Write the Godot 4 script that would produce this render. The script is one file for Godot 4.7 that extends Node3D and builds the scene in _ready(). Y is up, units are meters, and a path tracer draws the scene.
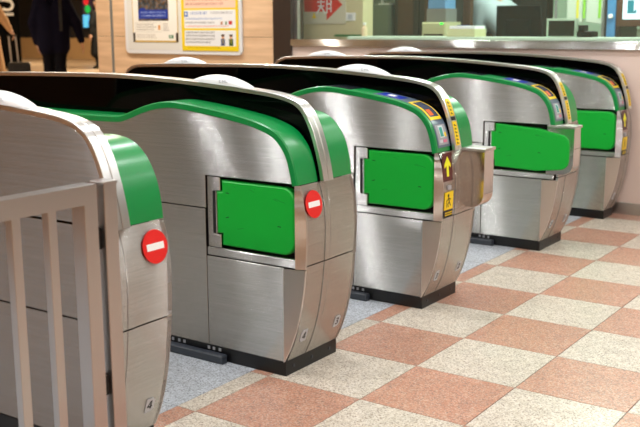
extends Node3D
# Station ticket gates. x: out of the gates towards the concourse, z: along the row of gates, y: up.

const CEIL := 2.55
var M := {}
var rng := RandomNumberGenerator.new()
var taken := {}

# ---------------------------------------------------------------- profiles (x, y)
var FRONT := []      # front face, plinth to cover
var COVER_A := []    # cover on the aisle side that faces +z
var COVER_B := []    # cover on the other side
var FIN := []

func smooth(pts: Array, k: int) -> Array:
	var out := []
	for i in pts.size() - 1:
		var a: Vector2 = pts[max(i - 1, 0)]
		var b: Vector2 = pts[i]
		var c: Vector2 = pts[i + 1]
		var d: Vector2 = pts[min(i + 2, pts.size() - 1)]
		for j in k:
			out.append(b.cubic_interpolate(c, a, d, float(j) / k))
	out.append(pts[-1])
	return out

func offset(pts: Array, d: float) -> Array:   # positive: to the outside (front and up) of a profile that runs from the front bottom backwards
	var out := []
	for i in pts.size():
		var t: Vector2 = (pts[min(i + 1, pts.size() - 1)] - pts[max(i - 1, 0)]).normalized()
		out.append(pts[i] + Vector2(t.y, -t.x) * d)
	return out

func cut_y(pts: Array, y0: float, y1: float) -> Array:   # part of a rising profile between two heights
	var out := []
	for i in pts.size() - 1:
		var a: Vector2 = pts[i]
		var b: Vector2 = pts[i + 1]
		if a.y > y1: break
		for y in [y0, y1]:
			if (a.y - y) * (b.y - y) < 0: out.append(a.lerp(b, (y - a.y) / (b.y - a.y)))
		if b.y > y0 and b.y < y1: out.append(b)
	if pts[0].y >= y0 and pts[0].y <= y1: out.push_front(pts[0])
	out.sort_custom(func(p, q): return p.y < q.y)
	return out

func cut_x(pts: Array, x0: float, x1: float) -> Array:   # part of a profile that runs to smaller x
	var out := []
	for i in pts.size() - 1:
		var a: Vector2 = pts[i]
		var b: Vector2 = pts[i + 1]
		if i == 0 and a.x <= x1 and a.x >= x0: out.append(a)
		for x in [x1, x0]:
			if (a.x - x) * (b.x - x) < 0: out.append(a.lerp(b, (x - a.x) / (b.x - a.x)))
		if b.x > x0 and b.x < x1: out.append(b)
	return out

func front_x(y: float) -> float:
	for i in FRONT.size() - 1:
		if FRONT[i].y <= y and FRONT[i + 1].y >= y:
			return lerpf(FRONT[i].x, FRONT[i + 1].x, (y - FRONT[i].y) / maxf(FRONT[i + 1].y - FRONT[i].y, 1e-6))
	return FRONT[-1].x

# ---------------------------------------------------------------- mesh helpers
func begin() -> SurfaceTool:
	var st := SurfaceTool.new()
	st.begin(Mesh.PRIMITIVE_TRIANGLES)
	return st

func vert(st: SurfaceTool, p: Vector3, n: Vector3, uv := Vector2.ZERO):
	st.set_normal(n); st.set_uv(uv); st.add_vertex(p)

func tri(st: SurfaceTool, a, b, c, na, nb, nc, ua := Vector2.ZERO, ub := Vector2.ZERO, uc := Vector2.ZERO):
	var face: Vector3 = (c - a).cross(b - a)
	if face.dot(na + nb + nc) < 0:
		vert(st, a, na, ua); vert(st, c, nc, uc); vert(st, b, nb, ub)
	else:
		vert(st, a, na, ua); vert(st, b, nb, ub); vert(st, c, nc, uc)

func quad(st, a, b, c, d, n: Vector3, ua := Vector2.ZERO, ub := Vector2.ZERO, uc := Vector2.ZERO, ud := Vector2.ZERO):
	tri(st, a, b, c, n, n, n, ua, ub, uc); tri(st, a, c, d, n, n, n, ua, uc, ud)

func inset(poly: Array, d: float) -> Array:
	var area := 0.0
	for i in poly.size(): area += poly[i].cross(poly[(i + 1) % poly.size()])
	var s := 1.0 if area > 0 else -1.0
	var out := []
	for i in poly.size():
		var e1: Vector2 = (poly[i] - poly[i - 1]).normalized()
		var e2: Vector2 = (poly[(i + 1) % poly.size()] - poly[i]).normalized()
		var n1 := Vector2(-e1.y, e1.x) * s
		var n2 := Vector2(-e2.y, e2.x) * s
		out.append(poly[i] + (n1 + n2) * (d / maxf(1.0 + n1.dot(n2), 0.35)))
	return out

# flat plate: polygon in (x, y), from z0 to z1, edges chamfered by c; turn: 0 = normal along z, 1 = polygon is (z, y) and the normal runs along x, 2 = polygon is (x, z), normal along y
func plate(st: SurfaceTool, poly: Array, z0: float, z1: float, c := 0.0, turn := 0):
	var put := func(p: Vector2, z: float) -> Vector3:
		return Vector3(p.x, p.y, z) if turn == 0 else Vector3(z, p.y, p.x) if turn == 1 else Vector3(p.x, z, p.y)
	var dir := func(p: Vector2, z: float) -> Vector3:
		return (Vector3(p.x, p.y, z) if turn == 0 else Vector3(z, p.y, p.x) if turn == 1 else Vector3(p.x, z, p.y)).normalized()
	var lo := minf(z0, z1)
	var hi := maxf(z0, z1)
	var small: Array = inset(poly, c) if c > 0 else poly
	var idx := Geometry2D.triangulate_polygon(PackedVector2Array(small))
	if idx.is_empty(): print("no triangles for a plate of ", poly.size(), " corners from ", poly[0])
	for i in range(0, idx.size(), 3):
		for z in [lo, hi]:
			var n: Vector3 = dir.call(Vector2.ZERO, 1.0 if z == hi else -1.0)
			tri(st, put.call(small[idx[i]], z), put.call(small[idx[i + 1]], z), put.call(small[idx[i + 2]], z), n, n, n, small[idx[i]], small[idx[i + 1]], small[idx[i + 2]])
	var area := 0.0
	for i in poly.size(): area += poly[i].cross(poly[(i + 1) % poly.size()])
	var s := 1.0 if area > 0 else -1.0
	for i in poly.size():
		var j := (i + 1) % poly.size()
		var e: Vector2 = (poly[j] - poly[i])
		if e.length() < 1e-7: continue
		var o := Vector2(e.y, -e.x).normalized() * s
		var n: Vector3 = dir.call(o, 0.0)
		quad(st, put.call(poly[i], lo + c), put.call(poly[j], lo + c), put.call(poly[j], hi - c), put.call(poly[i], hi - c), n, Vector2(poly[i].x, poly[i].y), Vector2(poly[j].x, poly[j].y), Vector2(poly[j].x, poly[j].y + hi - lo), Vector2(poly[i].x, poly[i].y + hi - lo))
		if c > 0:
			quad(st, put.call(poly[i], lo + c), put.call(poly[j], lo + c), put.call(small[j], lo), put.call(small[i], lo), dir.call(o, -1.0), poly[i], poly[j], small[j], small[i])
			quad(st, put.call(poly[i], hi - c), put.call(poly[j], hi - c), put.call(small[j], hi), put.call(small[i], hi), dir.call(o, 1.0), poly[i], poly[j], small[j], small[i])

func rect(x0, y0, x1, y1) -> Array:
	return [Vector2(x0, y0), Vector2(x1, y0), Vector2(x1, y1), Vector2(x0, y1)]

func round_rect(x0: float, y0: float, x1: float, y1: float, r: float, k := 5, which := [true, true, true, true]) -> Array:
	var out := []
	var cs := [Vector2(x0 + r, y0 + r), Vector2(x1 - r, y0 + r), Vector2(x1 - r, y1 - r), Vector2(x0 + r, y1 - r)]
	var hard := [Vector2(x0, y0), Vector2(x1, y0), Vector2(x1, y1), Vector2(x0, y1)]
	for q in 4:
		if not which[q]:
			out.append(hard[q]); continue
		for i in k + 1:
			var a := PI + q * PI / 2 + PI / 2 * i / k
			out.append(cs[q] + Vector2(cos(a), sin(a)) * r)
	return out

func circle(c: Vector2, r: float, k := 24, ry := -1.0) -> Array:
	var out := []
	for i in k: out.append(c + Vector2(cos(TAU * i / k) * r, sin(TAU * i / k) * (r if ry < 0 else ry)))
	return out

func box(st: SurfaceTool, a: Vector3, b: Vector3, c := 0.0):
	var lo := Vector3(minf(a.x, b.x), minf(a.y, b.y), minf(a.z, b.z))
	var hi := Vector3(maxf(a.x, b.x), maxf(a.y, b.y), maxf(a.z, b.z))
	plate(st, rect(lo.x, lo.y, hi.x, hi.y), lo.z, hi.z, c)

# a band that follows a profile: its outer face lies on the profile, it spans z0..z1 and is th thick; uv = (z, length along the profile) in metres, or 0..1 when unit
func band(st: SurfaceTool, prof: Array, z0: float, z1: float, th: float, c := 0.0, unit := false):
	var lo := minf(z0, z1)
	var hi := maxf(z0, z1)
	var sec := [Vector2(lo, -th), Vector2(lo, -c), Vector2(lo + c, 0), Vector2(hi - c, 0), Vector2(hi, -c), Vector2(hi, -th)]
	var nrm := []
	var at := [0.0]
	for i in prof.size():
		var t: Vector2 = (prof[min(i + 1, prof.size() - 1)] - prof[max(i - 1, 0)]).normalized()
		nrm.append(Vector2(t.y, -t.x))
		if i > 0: at.append(at[-1] + prof[i].distance_to(prof[i - 1]))
	var pos := func(i: int, s: Vector2) -> Vector3:
		var q: Vector2 = prof[i] + nrm[i] * s.y
		return Vector3(q.x, q.y, s.x)
	for i in prof.size() - 1:
		for k in 6:
			var s: Vector2 = sec[k]
			var e: Vector2 = sec[(k + 1) % 6]
			var g := e - s
			if g.length() < 1e-7: continue
			var o := Vector2(-g.y, g.x).normalized()     # (z, outward)
			var n0 := Vector3(nrm[i].x * o.y, nrm[i].y * o.y, o.x)
			var n1 := Vector3(nrm[i + 1].x * o.y, nrm[i + 1].y * o.y, o.x)
			var u0 := Vector2(s.x, at[i])
			var u1 := Vector2(e.x, at[i])
			var u2 := Vector2(e.x, at[i + 1])
			var u3 := Vector2(s.x, at[i + 1])
			if unit:
				u0 = Vector2(1 - (s.x - lo) / (hi - lo), 1 - at[i] / at[-1]); u1 = Vector2(1 - (e.x - lo) / (hi - lo), u0.y)
				u3 = Vector2(u0.x, 1 - at[i + 1] / at[-1]); u2 = Vector2(u1.x, u3.y)
			tri(st, pos.call(i, s), pos.call(i, e), pos.call(i + 1, e), n0, n0, n1, u0, u1, u2)
			tri(st, pos.call(i, s), pos.call(i + 1, e), pos.call(i + 1, s), n0, n1, n1, u0, u2, u3)
	for i in [0, prof.size() - 1]:
		var t := Vector3(nrm[i].y, -nrm[i].x, 0) * (1.0 if i == 0 else -1.0)
		for k in range(1, 5):
			tri(st, pos.call(i, sec[0]), pos.call(i, sec[k]), pos.call(i, sec[k + 1]), t, t, t)

func tube(st: SurfaceTool, path: Array, r: float, k := 8, flat := 1.0):
	for i in path.size() - 1:
		var a: Vector3 = path[i]
		var b: Vector3 = path[i + 1]
		var d := (b - a).normalized()
		var u := d.cross(Vector3.UP if absf(d.y) < 0.9 else Vector3.RIGHT).normalized()
		var v := u.cross(d)
		for j in k:
			var p := u * cos(TAU * j / k) + v * sin(TAU * j / k) * flat
			var q := u * cos(TAU * (j + 1) / k) + v * sin(TAU * (j + 1) / k) * flat
			tri(st, a + p * r, a + q * r, b + q * r, p, q, q); tri(st, a + p * r, b + q * r, b + p * r, p, q, p)
			if i == 0: tri(st, a, a + p * r, a + q * r, -d, -d, -d)
			if i == path.size() - 2: tri(st, b, b + p * r, b + q * r, d, d, d)

func lathe(st: SurfaceTool, prof: Array, at: Vector3, k := 20):   # prof: (radius, height)
	for i in prof.size() - 1:
		var e: Vector2 = prof[i + 1] - prof[i]
		var n := Vector2(e.y, -e.x).normalized()
		for j in k:
			var c0 := Vector3(cos(TAU * j / k), 0, sin(TAU * j / k))
			var c1 := Vector3(cos(TAU * (j + 1) / k), 0, sin(TAU * (j + 1) / k))
			var n0 := c0 * n.x + Vector3.UP * n.y
			var n1 := c1 * n.x + Vector3.UP * n.y
			var a0: Vector3 = at + c0 * prof[i].x + Vector3.UP * prof[i].y
			var a1: Vector3 = at + c1 * prof[i].x + Vector3.UP * prof[i].y
			var b0: Vector3 = at + c0 * prof[i + 1].x + Vector3.UP * prof[i + 1].y
			var b1: Vector3 = at + c1 * prof[i + 1].x + Vector3.UP * prof[i + 1].y
			tri(st, a0, a1, b1, n0, n1, n1); tri(st, a0, b1, b0, n0, n1, n0)

# ---------------------------------------------------------------- node helpers
func numbered(called: String) -> String:
	if not taken.has(called):
		taken[called] = 0
		return called
	taken[called] += 1
	return "%s_%03d" % [called, taken[called]]

func put(st, called: String, mat: Material, parent: Node = self) -> MeshInstance3D:
	var o := MeshInstance3D.new()
	o.mesh = st.commit() if st is SurfaceTool else st
	o.material_override = mat
	o.name = numbered(called) if parent == self else called
	parent.add_child(o, true)
	return o

func tag(o: Node, label: String, category: String, group := "") -> Node:
	o.set_meta("label", label); o.set_meta("category", category)
	if group != "": o.set_meta("group", group)
	return o

func thing(called: String, label: String, category: String, at := Vector3.ZERO, turn := 0.0, group := "") -> Node3D:
	var o := Node3D.new()
	o.name = numbered(called)
	add_child(o)
	o.position = at; o.rotation.y = turn
	tag(o, label, category, group)
	return o

func struct(st, called: String, mat: Material, label := "", category := "") -> MeshInstance3D:
	var o := put(st, called, mat)
	o.set_meta("kind", "structure")
	o.set_meta("label", label); o.set_meta("category", category)
	return o

func pbox(parent: Node, called: String, a: Vector3, b: Vector3, mat: Material, c := 0.0) -> MeshInstance3D:
	var st := begin()
	box(st, a, b, c)
	return put(st, called, mat, parent)

func sbox(called: String, a: Vector3, b: Vector3, mat: Material, label: String, category: String) -> MeshInstance3D:
	var st := begin()
	box(st, a, b)
	return struct(st, called, mat, label, category)

# ---------------------------------------------------------------- materials
func mat(key: String, c: Color, rough := 0.5, metal := 0.0, spec := 0.5) -> StandardMaterial3D:
	var m := StandardMaterial3D.new()
	m.albedo_color = c; m.roughness = rough; m.metallic = metal; m.metallic_specular = spec
	m.resource_name = key
	M[key] = m
	return m

func noise_tex(freq: float, w: int, h: int, lo: Color, hi: Color, type := FastNoiseLite.TYPE_SIMPLEX_SMOOTH, oct := 4, normal := false) -> NoiseTexture2D:
	var t := NoiseTexture2D.new()
	var n := FastNoiseLite.new()
	n.noise_type = type; n.frequency = freq; n.seed = 7 + int(freq * 1000); n.fractal_octaves = oct
	t.noise = n; t.width = w; t.height = h; t.seamless = true
	if normal:
		t.as_normal_map = true; t.bump_strength = 3.0
	else:
		var g := Gradient.new()
		g.set_color(0, lo); g.set_color(1, hi)
		t.color_ramp = g
	return t

func granite(key: String, cols: Array, rough: float, seed_: int):
	var n := FastNoiseLite.new()
	n.noise_type = FastNoiseLite.TYPE_CELLULAR; n.cellular_return_type = FastNoiseLite.RETURN_CELL_VALUE
	n.frequency = 0.45; n.seed = seed_; n.fractal_type = FastNoiseLite.FRACTAL_NONE
	var big := FastNoiseLite.new()
	big.frequency = 0.02; big.seed = seed_ + 3
	var s := 448
	var im := Image.create(s, s, false, Image.FORMAT_RGB8)
	for y in s:
		for x in s:
			var v := n.get_noise_2d(x, y) * 0.5 + 0.5
			var acc := 0.0
			var c: Color = cols[-1][1]
			for k in cols:
				acc += k[0]
				if v < acc:
					c = k[1]; break
			var b := 1.0 + 0.06 * big.get_noise_2d(x, y)
			im.set_pixel(x, y, Color(c.r * b, c.g * b, c.b * b))
	var m := mat(key, Color.WHITE, rough, 0.0, 0.5)
	m.albedo_texture = ImageTexture.create_from_image(im)
	m.uv1_triplanar = true; m.uv1_world_triplanar = true
	m.uv1_scale = Vector3.ONE * (1.0 / 0.78)
	return m

func make_materials():
	# brushed sheet: fine scratches along u tilt the surface a little up and down, so reflections smear across them
	var tone := Image.create(128, 512, false, Image.FORMAT_RGB8)
	var drift := FastNoiseLite.new()
	drift.frequency = 0.03; drift.seed = 4
	var group_tone := 0.0
	for y in 512:
		if y % 12 == 0: group_tone = rng.randf_range(0.0, 0.09)
		var b := group_tone + rng.randf_range(0.0, 0.03)
		for x in 128:
			var v := 1.0 - b * (0.6 + 0.8 * drift.get_noise_2d(x, y * 0.4))
			tone.set_pixel(x, y, Color(v, v, v))
	var scratches := Image.create(4, 1024, false, Image.FORMAT_RGB8)
	for y0 in range(0, 1024, 16):
		var pick := range(16)
		for i in 16:
			var w: int = rng.randi_range(i, 15)
			var keep: int = pick[i]
			pick[i] = pick[w]; pick[w] = keep
			var q: float = (pick[i] + rng.randf()) / 16.0
			var n := Vector3(0, tan((q - 0.5) * 1.6), 1).normalized()
			for x in 4: scratches.set_pixel(x, y0 + i, Color(0.5, 0.5 + 0.5 * n.y, 0.5 + 0.5 * n.z))
	for key in ["brushed_steel", "brushed_steel_front"]:
		var m := mat(key, Color(0.78, 0.775, 0.76), 0.21 if key == "brushed_steel" else 0.25, 1.0)
		m.albedo_texture = ImageTexture.create_from_image(tone)
		m.anisotropy_enabled = true; m.anisotropy = -1.0
		m.normal_enabled = true; m.normal_texture = ImageTexture.create_from_image(scratches)
		m.uv1_scale = Vector3(0.6, 12.0, 1)
	mat("polished_steel", Color(0.84, 0.83, 0.82), 0.16, 1.0)
	mat("fin_steel", Color(0.86, 0.86, 0.85), 0.30, 1.0)
	mat("satin_steel", Color(0.80, 0.79, 0.78), 0.36, 1.0)
	mat("fence_steel", Color(0.74, 0.73, 0.72), 0.28, 1.0)
	mat("gate_core", Color(0.05, 0.05, 0.05), 0.7)
	mat("black_plinth", Color(0.035, 0.035, 0.04), 0.35)
	mat("rail_grey", Color(0.20, 0.22, 0.25), 0.4)
	mat("fin_glass", Color(0.008, 0.008, 0.009), 0.04, 0.0, 0.2)
	var g := mat("cover_green", Color(0.0, 0.52, 0.24), 0.34)
	g.clearcoat_enabled = true; g.clearcoat = 0.2; g.clearcoat_roughness = 0.2
	var scuffed := Image.create(400, 250, false, Image.FORMAT_RGB8)
	scuffed.fill(Color.WHITE)
	for k in 9:
		var p := Vector2(rng.randf_range(20, 330), rng.randf_range(30, 220))
		var a := rng.randf_range(-0.5, 0.5)
		var n := rng.randi_range(6, 46) if k > 2 else 14
		for i in n:
			p += Vector2(cos(a), sin(a)); a += rng.randf_range(-0.12, 0.12)
			var v := 0.62 if k > 2 else 0.35
			if p.x > 1 and p.x < 398 and p.y > 1 and p.y < 247:
				for dy in (1 if k > 2 else 3): scuffed.set_pixel(int(p.x), int(p.y) + dy, Color(v, v, v))
	var fl := mat("flap_green", Color(0.0, 0.66, 0.19), 0.38)
	fl.albedo_texture = ImageTexture.create_from_image(scuffed)
	fl.uv1_scale = Vector3(2.5, -4.0, 1); fl.uv1_offset = Vector3(0.575, 2.6, 0)
	mat("white_plastic", Color(0.90, 0.91, 0.92), 0.3)
	mat("sign_red", Color(0.86, 0.09, 0.07), 0.45)
	mat("sign_white", Color(0.93, 0.93, 0.92), 0.5)
	mat("sign_yellow", Color(0.96, 0.82, 0.03), 0.45)
	mat("arrow_panel", Color(0.33, 0.05, 0.06), 0.25)
	mat("arrow_yellow", Color(0.92, 0.93, 0.10), 0.45)
	mat("ink", Color(0.03, 0.03, 0.03), 0.5)
	mat("plate_grey", Color(0.76, 0.77, 0.79), 0.5)
	mat("button_grey", Color(0.62, 0.62, 0.64), 0.35)
	mat("reader_grey", Color(0.36, 0.42, 0.48), 0.3)
	mat("reader_well", Color(0.30, 0.33, 0.40), 0.2)
	mat("reader_dark", Color(0.08, 0.10, 0.13), 0.25)
	mat("reader_blue", Color(0.03, 0.16, 0.62), 0.35)
	mat("reader_orange", Color(0.85, 0.38, 0.04), 0.4)
	mat("pad_white", Color(0.80, 0.86, 0.86), 0.4)
	mat("pad_teal", Color(0.22, 0.62, 0.55), 0.4)
	mat("pad_pink", Color(0.85, 0.45, 0.55), 0.4)
	granite("granite_cream", [[0.22, Color(0.69, 0.64, 0.57)], [0.10, Color(0.55, 0.49, 0.43)], [0.38, Color(0.785, 0.745, 0.685)], [0.30, Color(0.835, 0.805, 0.76)]], 0.30, 11)
	granite("granite_pink", [[0.30, Color(0.69, 0.48, 0.39)], [0.12, Color(0.53, 0.42, 0.38)], [0.36, Color(0.73, 0.55, 0.46)], [0.22, Color(0.76, 0.64, 0.57)]], 0.30, 23)
	granite("granite_grey", [[0.24, Color(0.63, 0.65, 0.67)], [0.10, Color(0.46, 0.48, 0.51)], [0.38, Color(0.72, 0.74, 0.77)], [0.28, Color(0.79, 0.81, 0.84)]], 0.32, 37)
	mat("grout", Color(0.36, 0.33, 0.31), 0.8)
	mat("beige_floor", Color(0.72, 0.62, 0.50), 0.25)
	mat("ceiling_white", Color(0.86, 0.85, 0.82), 0.8)
	mat("pink_wall", Color(0.86, 0.78, 0.735), 0.6)
	var w := mat("wood_panel", Color(0.94, 0.80, 0.65), 0.45)
	w.albedo_texture = noise_tex(0.012, 512, 512, Color(0.88, 0.86, 0.84), Color(1, 1, 1), FastNoiseLite.TYPE_SIMPLEX_SMOOTH, 5)
	w.uv1_triplanar = true; w.uv1_world_triplanar = true; w.uv1_scale = Vector3(0.25, 2.2, 0.25)
	mat("warm_dado", Color(0.78, 0.56, 0.35), 0.5)
	mat("bronze_pillar", Color(0.36, 0.33, 0.31), 0.35, 0.8)
	mat("pale_wall", Color(0.85, 0.85, 0.83), 0.7)
	mat("dark_wall", Color(0.07, 0.06, 0.055), 0.5)
	mat("tan_wall", Color(0.66, 0.52, 0.34), 0.7)
	var p := mat("office_glass", Color(0.55, 0.68, 0.62, 0.05), 0.02)
	p.transparency = BaseMaterial3D.TRANSPARENCY_ALPHA
	mat("office_wall", Color(0.58, 0.61, 0.53), 0.8)
	mat("office_cream", Color(0.80, 0.76, 0.60), 0.7)
	mat("office_ledge", Color(0.74, 0.82, 0.74), 0.5)
	mat("office_dark", Color(0.11, 0.10, 0.085), 0.5)
	mat("office_floor", Color(0.45, 0.43, 0.38), 0.6)
	mat("desk_grey", Color(0.60, 0.62, 0.58), 0.5)
	mat("black_plastic", Color(0.022, 0.022, 0.024), 0.6, 0.0, 0.2)
	mat("cream_plastic", Color(0.80, 0.80, 0.62), 0.5)
	mat("pale_green", Color(0.72, 0.82, 0.72), 0.5)
	mat("screen_green", Color(0.03, 0.10, 0.07), 0.15)
	mat("paper", Color(0.92, 0.93, 0.95), 0.7)
	mat("blue_box", Color(0.05, 0.16, 0.42), 0.5)
	mat("blue_paper", Color(0.42, 0.62, 0.80), 0.6)
	mat("blue_door", Color(0.28, 0.52, 0.72), 0.45)
	mat("brown_frame", Color(0.30, 0.19, 0.12), 0.5)
	mat("teal", Color(0.05, 0.50, 0.58), 0.5)
	mat("lime", Color(0.55, 0.80, 0.25), 0.6)
	mat("yellow_cloth", Color(0.86, 0.82, 0.30), 0.7)
	mat("pale_cloth", Color(0.76, 0.80, 0.74), 0.8)
	mat("grey_metal", Color(0.55, 0.56, 0.55), 0.4, 0.3)
	mat("suitcase_black", Color(0.035, 0.032, 0.03), 0.35)
	var b := mat("body_paint", Color.WHITE, 0.85, 0.0, 0.1)
	b.vertex_color_use_as_albedo = true
	mat("hair_black", Color(0.03, 0.025, 0.02), 0.6)

func glow(key: String, c: Color, e: float) -> StandardMaterial3D:
	var m := mat(key, c, 0.5)
	m.emission_enabled = true; m.emission = c; m.emission_energy_multiplier = e
	return m

# ---------------------------------------------------------------- lamps
func downlight(at: Vector3, size: float, energy: float, c: Color, label: String, group: String):
	var t := thing("ceiling_light", label, "ceiling light", at, 0.0, group)
	var st := begin()
	var h := size / 2
	for r in [[-h - 0.02, -h - 0.02, h + 0.02, -h], [-h - 0.02, h, h + 0.02, h + 0.02], [-h - 0.02, -h, -h, h], [h, -h, h + 0.02, h]]:
		box(st, Vector3(r[0], -0.012, r[1]), Vector3(r[2], 0.0, r[3]))
	put(st, "frame", M.white_plastic, t)
	var key := "lamp_" + group
	if not M.has(key): glow(key, c, 6.0)
	pbox(t, "diffuser", Vector3(-h, -0.006, -h), Vector3(h, 0, h), M[key])
	var l := AreaLight3D.new()
	l.name = "lamp_light"
	l.area_size = Vector2(size, size)
	l.light_energy = energy; l.light_color = c; l.shadow_enabled = true
	l.area_range = 40.0
	l.position = Vector3(0, -0.02, 0)
	l.rotation.x = -PI / 2
	t.add_child(l)

# ---------------------------------------------------------------- the ticket gates
const HALF := 0.155     # half the width of a gate
const STRIP := 0.028    # half the width of the centre strip

func side_shape(prof: Array, y0: float) -> Array:   # outline of a side, from the front at y0 over the cover to the back
	var out := []
	for q in cut_y(FRONT, y0, 0.646): out.append(q)
	for q in offset(prof, -0.012): out.append(q)
	return out

func facing_front(parent: Node, called: String, poly: Array, y: float, z: float, th: float, m: Material, lift := 0.0, tilt := 1.0) -> MeshInstance3D:
	# a flat piece on the curved front face: poly is (towards -z, up) about (y, z)
	var st := begin()
	var slope := atan2(front_x(y + 0.02) - front_x(y - 0.02), 0.04)
	var q := []
	for v in poly: q.append(Vector2(-v.x, v.y))
	plate(st, q, 0.0, th, 0.0, 1)
	var o := put(st, called, m, parent)
	o.position = Vector3(front_x(y) + 0.0005 + lift, y, z)
	o.rotation.z = -slope * tilt
	return o

func digit(parent: Node, text: String, y: float, z: float, size: float, x_extra := 0.0):
	var tm := TextMesh.new()
	var f := SystemFont.new()
	f.font_names = PackedStringArray(["Droid Sans"]); f.font_weight = 700
	tm.font = f; tm.text = text; tm.font_size = 64; tm.pixel_size = size / 46.0; tm.depth = 0.0006
	var o := MeshInstance3D.new()
	o.mesh = tm; o.material_override = M.ink; o.name = "numeral"
	parent.add_child(o, true)
	o.position = Vector3(0.0012 + x_extra, 0, 0)
	o.rotation.y = PI / 2

func Z(s: float, v: float) -> float:   # the fin stands a little off the middle of the gate
	return s * (v - 0.012 * s)

func number_plate(g: Node, s: float, text: String):
	# a little house-shaped plate that points to the aisle
	var y := 0.135
	var p := [Vector2(-0.013, -0.021), Vector2(0.013, -0.021), Vector2(0.013, 0.021), Vector2(-0.013, 0.021)]
	if s > 0: p = [Vector2(-0.018, -0.012), Vector2(-0.010, -0.022), Vector2(0.015, -0.022), Vector2(0.015, 0.022), Vector2(-0.010, 0.022), Vector2(-0.018, 0.012)]
	else: p = [Vector2(0.018, -0.012), Vector2(0.010, -0.022), Vector2(-0.015, -0.022), Vector2(-0.015, 0.022), Vector2(0.010, 0.022), Vector2(0.018, 0.012)]
	var o := facing_front(g, "number_plate", p, y, Z(s, 0.098), 0.001, M.plate_grey)
	o.set_meta("label", "small grey plate with the numeral " + text)
	digit(o, text, 0, 0, 0.026)

func no_entry(g: Node, z: float):
	var o := facing_front(g, "no_entry_sign", circle(Vector2.ZERO, 0.045, 32), 0.582, z, 0.001, M.sign_red, 0.002)
	o.set_meta("label", "round red no entry sign")
	var st := begin()
	plate(st, rect(-0.031, -0.009, 0.031, 0.009), 0.0012, 0.0018, 0.0, 1)
	put(st, "white_bar", M.sign_white, o)

func arrow_sign(g: Node, z: float, lift := 0.0):
	var o := facing_front(g, "arrow_display", rect(-0.040, -0.056, 0.040, 0.056), 0.588, z, 0.001, M.arrow_panel, 0.003 + lift, 0.4)
	o.set_meta("label", "dark red display with a yellow arrow pointing up")
	var st := begin()
	plate(st, [Vector2(-0.009, -0.038), Vector2(0.009, -0.038), Vector2(0.009, 0.006), Vector2(0.026, -0.004), Vector2(0.026, 0.010), Vector2(0, 0.042), Vector2(-0.026, 0.010), Vector2(-0.026, -0.004), Vector2(-0.009, 0.006)], 0.0012, 0.0018, 0.0, 1)
	put(st, "arrow", M.arrow_yellow, o)

func warning_sticker(g: Node, z: float):
	var o := facing_front(g, "warning_sticker", rect(-0.036, -0.036, 0.036, 0.036), 0.452, z, 0.001, M.sign_yellow, 0.001)
	o.set_meta("label", "yellow sticker with a black stepping figure")
	var st := begin()
	for s in [[Vector2(0.004, 0.012), Vector2(-0.004, -0.006), 0.007], [Vector2(-0.004, -0.006), Vector2(-0.016, -0.022), 0.005], [Vector2(-0.004, -0.006), Vector2(0.010, -0.012), 0.005], [Vector2(0.010, -0.012), Vector2(0.004, -0.026), 0.005], [Vector2(0.004, 0.012), Vector2(-0.014, 0.004), 0.004], [Vector2(0.004, 0.012), Vector2(0.018, 0.000), 0.004], [Vector2(0.020, -0.028), Vector2(0.020, 0.002), 0.003]]:
		var d: Vector2 = (s[1] - s[0]).normalized().orthogonal() * s[2] * 0.5
		var a: Vector2 = s[0]
		var b: Vector2 = s[1]
		plate(st, [a + d, a - d, b - d, b + d], 0.0012, 0.0016, 0.0, 1)
	plate(st, circle(Vector2(0.006, 0.021), 0.007, 12), 0.0012, 0.0016, 0.0, 1)
	put(st, "figure", M.ink, o)
	var n := facing_front(g, "notice_strip", rect(-0.036, -0.013, 0.036, 0.013), 0.400, z, 0.001, M.ink, 0.001)
	st = begin()
	for r in 2:
		for i in 6: plate(st, rect(-0.030 + i * 0.010, -0.008 + r * 0.009, -0.023 + i * 0.010, -0.003 + r * 0.009), 0.0012, 0.0016, 0.0, 1)
	put(st, "lettering", M.sign_yellow, n)
	facing_front(g, "button", round_rect(-0.014, -0.009, 0.014, 0.009, 0.005), 0.505, z, 0.004, M.button_grey)

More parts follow.
